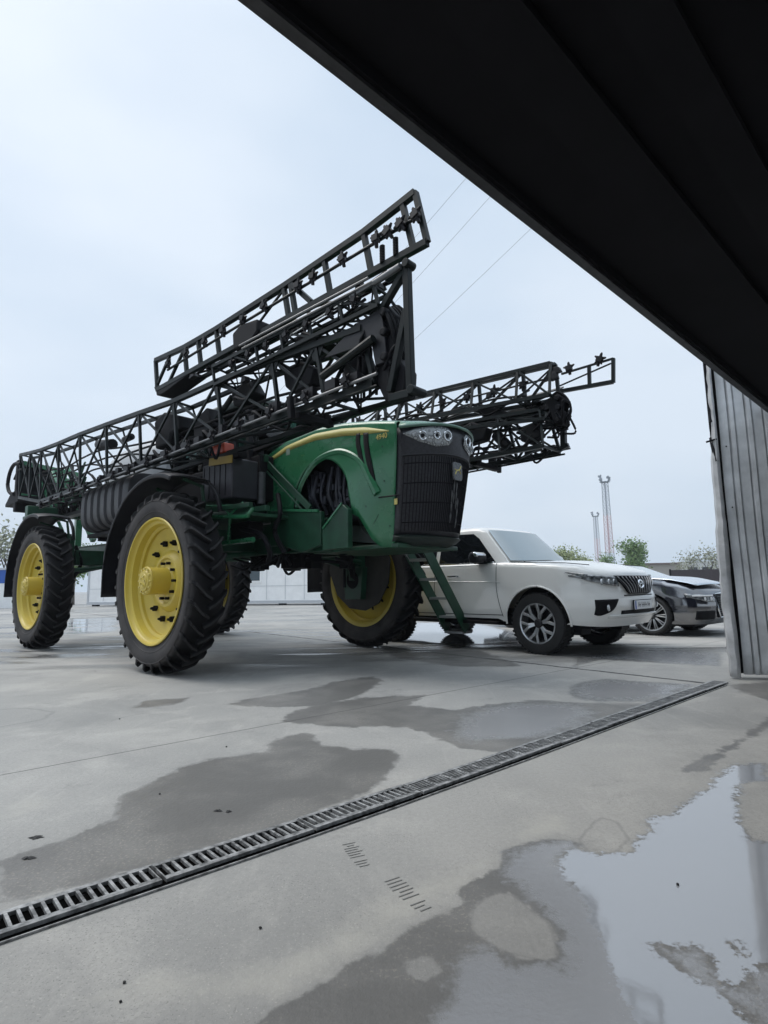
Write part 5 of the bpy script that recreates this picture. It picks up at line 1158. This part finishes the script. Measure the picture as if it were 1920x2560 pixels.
def sedan():
    root = thing('dark_sedan', 'dark navy saloon car with sky glare painted on its bonnet, parked behind the white off-road car', 'car', (5.22, 10.26, 0), math.radians(-49))
    xf = lambda z: interp(z, [(.18, .78), (.3, .86), (.5, .88), (.65, .85), (.75, .78)])
    xr = lambda z: -3.9
    ztop = lambda x: interp(x, [(-4, 1.0), (-3, 1.0), (-.7, .97), (-.2, .96), (.3, .92), (.6, .86), (.8, .77), (.9, .70)])
    sill = lambda x, fy: interp(x, [(-4, .3), (-.5, .24), (.5, .2), (.9, .2)])
    def Wf(z, zt, x): return .92 - .05 * max(0, (z - .65) / .3) ** 1.4 - .04 * max(0, (.4 - z) / .2) - .05 * max(0, (z - (zt - .05)) / .05) ** 2
    P = dict(xf0=.88, xr0=-3.9, xf=xf, xr=xr, ztop=ztop, sill=sill, W=Wf, R=lambda z, zt: 1, Wm=.92, crown=lambda x: interp(x, [(-.6, .05), (.3, .06), (.8, .02)]), arches=[(0, .34, .375), (-2.9, .34, .375)], kf=1.2)
    car_shell(root, P, M_navy)
    MB().grid([[(x, .79 * u * (1 - .09 * max(0, (x - .40) / .28) ** 2), ztop(x) + P['crown'](x) * (1 - (u * .91) ** 2) ** .8 + .004) for u in np.linspace(-1, 1, 21)] for x in np.linspace(-.1, .69, 14)]).build('bonnet', mat('bonnet_sky_glare', (.66, .69, .73), .22, .9), root, solid=.005)  # pale overlay puts the sky glare on the navy bonnet into colour
    def ringc(z):
        t = (z - .95) / (1.45 - .95); w_ = lerp(.80, .58, t); x1 = lerp(.0, -1.25, t); x0 = lerp(-3.6, -2.9, t)
        f = [(0, 0), (.3, .01), (.55, .05), (.78, .12), (.93, .22), (1, .36)]
        h = [(x1 - b, a * w_) for a, b in f] + [(x, w_) for x in np.linspace(x1 - .45, x0 + .4, 12)] + [(x0 + b, a * w_) for a, b in f[::-1]]
        return [(x, -y, z) for x, y in h] + [(x, y, z) for x, y in h[::-1]]
    rows = [ringc(z) for z in (.93, 1.05, 1.14, 1.20)]; top = ringc(1.20)
    for k, z in ((.95, 1.225), (.8, 1.24), (.4, 1.25), (.02, 1.252)): rows.append([(-2.2 + (x + 2.2) * k, y * k, z) for x, y, _ in top])
    MB().grid(rows).build('roof', M_navy, root, weld=True)
    rows = []
    for v in np.linspace(.04, .50, 8):
        z = lerp(.95, 1.45, v); w_ = lerp(.80, .58, v); x1 = lerp(.0, -1.25, v); f = [(0, 0), (.3, .01), (.55, .05), (.78, .12), (.88, .18)]
        h = [(x1 - b + .012, a * w_, z + .008) for a, b in f]; rows.append([(x, -y, q) for x, y, q in h[::-1]] + h[1:])
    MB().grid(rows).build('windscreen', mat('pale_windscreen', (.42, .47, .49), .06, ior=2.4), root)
    for s in (-1, 1):
        MB().add([(x, s * (lerp(.80, .58, (z - .95) / .5) + .008), z) for x, z in ((-.75, 1.0), (-1.05, 1.18), (-2.6, 1.18), (-3.1, 1.0))], [(0, 1, 2, 3)]).build('side_window', M_win, root)
        MB().prism([(-.92, .98), (-.86, 1.04), (-.92, 1.1), (-1.06, 1.09), (-1.08, 1.0)], 'y', s * .86, s * 1.06).build('mirror', M_navy, root, bevel=.03)
        MB().prism([(.4 * math.cos(a), .34 + .4 * math.sin(a)) for a in np.linspace(-.3, PI + .3, 20)], 'y', s * .5, s * .7).build('wheel_well', M_blk2, root)
    fb = lambda y, z, off=0: (xf(z) + off - 1.2 * interp(abs(y) / .92, [(0, 0), (.25, .004), (.48, .02), (.66, .05), (.80, .10), (.90, .18), (.96, .28), (.99, .42)]), y, z)
    def patch(name, m_, y0, y1, lo, hi, off=.008, n=12, par=None):
        rows = []
        for k in range(n + 1):
            y = lerp(y0, y1, k / n); rows.append([fb(y, lerp(lo(y), hi(y), q), off) for q in np.linspace(0, 1, 6)])
        return MB().grid(rows).build(name, m_, par or root, solid=.006)
    g = patch('grille', M_blk2, -.36, .36, lambda y: .30, lambda y: .68, .01)
    m = MB()
    for z in np.linspace(.34, .64, 9): m.tube([fb(y, z, .02) for y in np.linspace(-.34, .34, 9)], .006, 5)
    m.build('grille_slats', M_alloyd, g)
    m = MB(); m.tube([fb(-.30, .31, .02), fb(-.38, .45, .02), fb(-.34, .69, .02), fb(0, .70, .02), fb(.34, .69, .02), fb(.38, .45, .02), fb(.30, .31, .02), fb(-.30, .31, .02)], .014, 6); m.build('chrome_surround', M_chrome, g)
    for s in (-1, 1):
        h = patch('headlight', M_dlamp, s * .42, s * .86, lambda y: interp(abs(y), [(.42, .56), (.65, .57), (.86, .64)]), lambda y: interp(abs(y), [(.42, .64), (.7, .69), (.86, .70)]), .008)
        MB().tube([fb(s * y, .665, .018) for y in np.linspace(.46, .82, 8)], .014, 6).build('light_strip', M_plate, h)
        for y in (.52, .66): MB().lathe([(0, .0), (.026, .003), (.032, -.01)], 18, fb(s * y, .615, .022), 'x').build('lens', M_plate, h)
        patch('side_intake', M_blk2, s * .45, s * .80, lambda y: .28, lambda y: .42, .006)
    MB().box(-3.4, .6, -.7, .7, .16, .3).build('underbody', M_blk2, root)
    for x in (0, -2.9):
        for s in (-1, 1): car_wheel(root, x, s * .79, .335, .24, .25, 'sedan', s)
sedan()
#@@ BACKGROUND
def cabins():
    M_w = mat('cabin_white_panel', (.88, .88, .87), .45, noise=.05, nscale=2)
    M_f = mat('cabin_frame', (.50, .52, .54), .4); M_dk = mat('cabin_glass', (.03, .05, .06), .08, ior=1.7)
    a = V(-18.6, 35.0, 0); b = V(-2.9, 29.8, 0); d = (b - a).normalized(); tot = (b - a).length
    rz = math.atan2(d.y, d.x)
    def cabin(o, Ln, label, wins):
        t = thing('site_cabin', label, 'cabin', tuple(o), rz, 'white site cabins behind the sprayer')
        H = 2.75
        m = MB(); m.box(.12, Ln - .12, .03, 2.4, .2, H - .1); t_ = m.build('wall', M_w, t)
        m = MB()
        for k in range(int(Ln / 1.15)): m.box(.12 + 1.15 * (k + 1) - .01, .12 + 1.15 * (k + 1) + .01, .012, .03, .3, H - .2)
        m.box(.12, Ln - .12, .014, .03, 1.05, 1.07)
        m.build('panel_joint', M_f, t_)
        m = MB()
        for x in (0, Ln - .14): m.box(x, x + .14, 0, .14, .12, H)
        m.box(.14, Ln - .14, -.0, .1, .10, .26); m.box(.14, Ln - .14, 0, .1, H - .16, H); m.build('frame', M_f, t)
        MB().box(-.05, Ln + .05, -.06, 2.46, H, H + .06).build('roof', M_f, t)
        for k in range(4): MB().box(.4 + k * (Ln - 1) / 3, .75 + k * (Ln - 1) / 3, .04, .3, 0, .1).build('foot', M_blk2, t)
        for x in wins:
            w_ = MB().box(x, x + .95, -.02, .03, 1.25, 2.35).build('window', M_w, t)
            MB().box(x + .1, x + .85, -.03, -.02, 1.36, 2.25).build('pane', M_dk, w_)
    cabin(a, 7.6, 'white flat-roofed site cabin left of the large yellow front wheel', [4.6])
    cabin(a + d * 7.95, tot - 7.95, 'white site cabin with small dark square window seen between the sprayer wheels', [3.45])
    t = thing('blue_white_kiosk', 'small blue and white kiosk at the far left edge behind the rear wheel', 'kiosk', (-26.6, 33.5, 0), .1)
    MB().box(0, 4.6, 0, 3, 0, 1.5).build('wall', M_w, t); MB().box(-.03, 4.63, -.03, 3.03, 1.5, 2.3).build('blue_panel', mat('blue_panel_paint', (.02, .10, .42), .4), t); MB().box(-.1, 4.7, -.1, 3.1, 2.3, 2.42).build('roof', M_f, t)
cabins()
def masts():
    Mg = mat('mast_grey', (.27, .30, .35), .5, noise=.15); Mr = mat('mast_red', (.45, .30, .32), .5)
    def mast(loc, H, w_, label):
        t = thing('lighting_mast', label, 'mast', loc, .5, 'tall lattice lighting masts')
        nb = 22; hz_ = H / nb
        for (k0, k1, mm) in ((0, 7, Mg), (7, 15, Mr), (15, nb, Mg)):
            m = MB()
            for k in range(k0, k1):
                for sx, sy in ((-1, -1), (1, -1), (1, 1), (-1, 1)):
                    ww = lambda q: w_ * (1.1 - .35 * q / nb)
                    a = ww(k); b = ww(k + 1); z0, z1 = k * hz_, (k + 1) * hz_
                    m.bar((sx * a, sy * a, z0), (sx * b, sy * b, z1), .12)
                    nx_, ny_ = (-sy, sx)
                    m.bar((sx * a, sy * a, z0), (nx_ * b, ny_ * b, z1), .05); m.bar((nx_ * a, ny_ * a, z0), (sx * b, sy * b, z1), .05); m.bar((sx * a, sy * a, z0), (nx_ * a, ny_ * a, z0), .06)
            m.build('lattice_section', mm, t)
        m = MB(); m.box(-w_ * 1.3, w_ * 1.3, -w_ * 1.3, w_ * 1.3, H, H + .2)
        for sx in (-1, 1): m.bar((sx * w_ * 1.3, 0, H), (sx * w_ * 2.4, 0, H + .9), .3); m.bar((sx * w_ * 2.4, 0, H + .8), (sx * w_ * 1.9, 0, H + 2.0), .3); m.bar((0, sx * w_ * 1.3, H), (0, sx * w_ * 2.4, H + 1.2), .3)
        m.build('platform', mat('mast_top', (.2, .23, .26), .6), t)
        for sx in (-1, 1):
            for q in (0, 1): MB().box(sx * w_ * 2.2 - .35, sx * w_ * 2.2 + .35, -.3 + q * .5, .0 + q * .5, H + .6 + q * .7, H + 1.15 + q * .7).build('floodlight', Mg, t)
    mast((60.6, 150, 0), 28.2, .75, 'taller red and grey lattice lighting mast with lamp platform, right of the pair')
    mast((88.0, 230, 0), 28.4, .8, 'shorter looking pale lattice lighting mast, left of the taller one')
masts()
M_leafs = {}
def tree(loc, h, cw, label, leaf, dens, seed, spread=1., trunk=.12):
    rnd = random.Random(seed); t = thing('tree', label, 'tree', loc, 0, 'trees beyond the yard')
    m = MB(); tips = []
    def br(p, d, L, r, lv):
        q = p + d * L; mid = p + d * L * .5 + V(rnd.uniform(-1, 1), rnd.uniform(-1, 1), rnd.uniform(-.5, .5)) * L * .06
        m.tube([p, mid, q], [r, r * .82, r * .62], 5, False)
        if lv >= 2: tips.append(q); tips.append(mid)
        if lv >= 4: return
        for k in range(3 if lv < 3 else 2):
            a = rnd.uniform(0, 2 * PI); e = V(math.cos(a), math.sin(a), 0) * rnd.uniform(.45, .85) * spread; dd = (d + e + V(0, 0, .25)).normalized(); br(q if k else mid, dd, L * rnd.uniform(.6, .82), r * .58, lv + 1)
    br(V(0, 0, 0), V(rnd.uniform(-.05, .05), 0, 1), h * .30, trunk, 0)
    mt = mat('bark', (.10, .085, .07), .9, noise=.3)
    m.build('trunk', mt, t, smooth=False)
    if dens:
        lf = MB(); v = []; f = []
        for q in tips:
            for k in range(dens):
                c = q + V(rnd.gauss(0, 1), rnd.gauss(0, 1), rnd.gauss(0, .8)) * cw * .10; s_ = rnd.uniform(.6, 1.3) * h * .022
                a = V(rnd.uniform(-1, 1), rnd.uniform(-1, 1), rnd.uniform(-1, 1)).normalized(); b = a.cross(V(rnd.uniform(-1, 1), rnd.uniform(-1, 1), rnd.uniform(-1, 1))).normalized()
                o = len(v); v += [c - a * s_, c + b * s_ * .6, c + a * s_, c - b * s_ * .6]; f.append((o, o + 1, o + 2, o + 3))
        lf.v = [tuple(x) for x in v]; lf.f = f
        me = bpy.data.meshes.new('crown'); me.from_pydata(lf.v, [], f); o = bpy.data.objects.new('crown', me); C.objects.link(o); me.materials.append(leaf); o.parent = t
    return t
def leafmat(n, c1, c2): 
    return mat(n, c1, .7, col2=c2, nscale=1.5)
LA = leafmat('spring_leaf_pale', (.20, .25, .10), (.36, .40, .18)); LB = leafmat('spring_leaf', (.11, .20, .06), (.22, .32, .10)); LC = leafmat('sparse_leaf', (.22, .24, .16), (.34, .35, .26))
tree((27.0, 88, 0), 7.8, 6, 'pale green young-leaved tree just behind the bonnet of the white car', LA, 20, 3, 1.2)
tree((30.5, 90, 0), 7.0, 6, 'pale green young-leaved tree touching the lighting masts on its right', LA, 20, 8, 1.3)
tree((23.8, 86, 0), 7.4, 5, 'thin pale tree top just right of the windscreen of the white car', LA, 9, 15, 1.1)
tree((38.2, 86, 0), 8.2, 5, 'brighter green bushy tree right of the tall red and grey mast', LB, 26, 5, .9)
tree((36.0, 90, 0), 6.4, 5, 'low green tree directly right of the tall mast', LB, 10, 12, 1.)
tree((33.8, 58, 0), 5.4, 4, 'sparse bare-branched tree next to the corrugated wall', LC, 3, 9, 1.1, .09)
tree((31.4, 58, 0), 4.7, 4, 'small nearly bare tree left of the sparse tree by the wall', LC, 3, 33, 1.1, .07)
tree((-27.0, 40, 0), 7.2, 5, 'sparse light green tree at the far left behind the rear of the sprayer', LC, 5, 6, .9, .1)
tree((-22.2, 40, 0), 5.0, 3, 'green bush-like tree between the rear wheel and the white cabin', LB, 14, 16, .8, .09)
def far_buildings():
    t = thing('low_building', 'long low beige building with a pale block far behind the dark car', 'building', (47, 100, 0), -.1)
    MB().box(-3, 9, 0, 8, 0, 4.0).build('wall', mat('beige_render', (.36, .33, .29), .8, noise=.1), t)
    MB().box(5.5, 12, -1, 6, 0, 4.4).build('annex', mat('pale_render', (.55, .55, .53), .8), t)
    for x in (6.4, 8.8): MB().box(x, x + 1.6, -1.06, -1, 1.4, 3.4).build('window', M_win, t)
    MB().box(-3.3, 9.3, -.3, 8.3, 4.0, 4.3).build('roof', mat('brown_roof', (.16, .12, .11), .8), t)
    t = thing('pale_shed', 'wide whitish shed roofs on the horizon right of the masts', 'shed', (66, 140, 0), -.1)
    MB().box(-14, 14, 0, 12, 0, 4.9).build('wall', mat('pale_grey', (.5, .51, .53), .8), t); MB().box(-14.4, 14.4, -.3, 12.3, 4.9, 5.4).build('roof', mat('rust_roof', (.33, .29, .29), .8), t)
    t = thing('yard_fence', 'dark maroon grey solid boundary fence behind the dark car', 'fence', (15.8, 31, 0), -.22)
    mp = mat('maroon_grey_paint', (.055, .045, .048), .6, noise=.15)
    for k in range(8):
        MB().box(k * 2.5 + .03, (k + 1) * 2.5 - .03, 0, .05, .1, 1.55).build('fence_panel', mp, t); MB().box(k * 2.5 - .04, k * 2.5 + .03, -.03, .08, 0, 1.6).build('fence_post', M_blk2, t)
far_buildings()
def wires():
    mw = mat('cable', (.2, .22, .25), .5)
    for i, (a, b, lab) in enumerate((((-8.0, 40, 15.6), (9.0, 26, 27.5), 'leftmost overhead power cable rising behind the boom tip'), ((-6.6, 40, 14.3), (10.2, 26, 26.2), 'middle overhead power cable rising behind the boom tip'), ((-4.6, 40, 13.2), (12.6, 26, 24.0), 'rightmost overhead power cable rising behind the boom tip'), ((-29, 30, 11.5), (-15, 26, 2.2), 'thin cable slanting down at the far left edge'))):
        A, B = V(*a), V(*b); A, B = A - (B - A) * .5, B + (B - A) * .5
        if i == 3: A, B = V(*a), V(*b)
        pts = [A.lerp(B, t) - V(0, 0, .6 * 4 * t * (1 - t)) for t in np.linspace(0, 1, 15)]
        tag(MB().tube(pts, .010 if i < 3 else .009, 5).build('power_cable', mw), lab, 'cable', 'overhead power cables')
wires()

def haze():
    o = MB().box(-330, 330, -60, 330, -1, 60).build('haze', None, smooth=False); m = bpy.data.materials.new('thin_haze'); m.use_nodes = True; t = m.node_tree; t.nodes.clear()
    out = t.nodes.new('ShaderNodeOutputMaterial'); v = t.nodes.new('ShaderNodeVolumePrincipled'); v.inputs['Color'].default_value = (.86, .92, 1, 1); v.inputs['Density'].default_value = .0008; v.inputs['Anisotropy'].default_value = .2
    t.links.new(v.outputs[0], out.inputs['Volume']); o.data.materials.clear(); o.data.materials.append(m); o['kind'] = 'stuff'
haze()
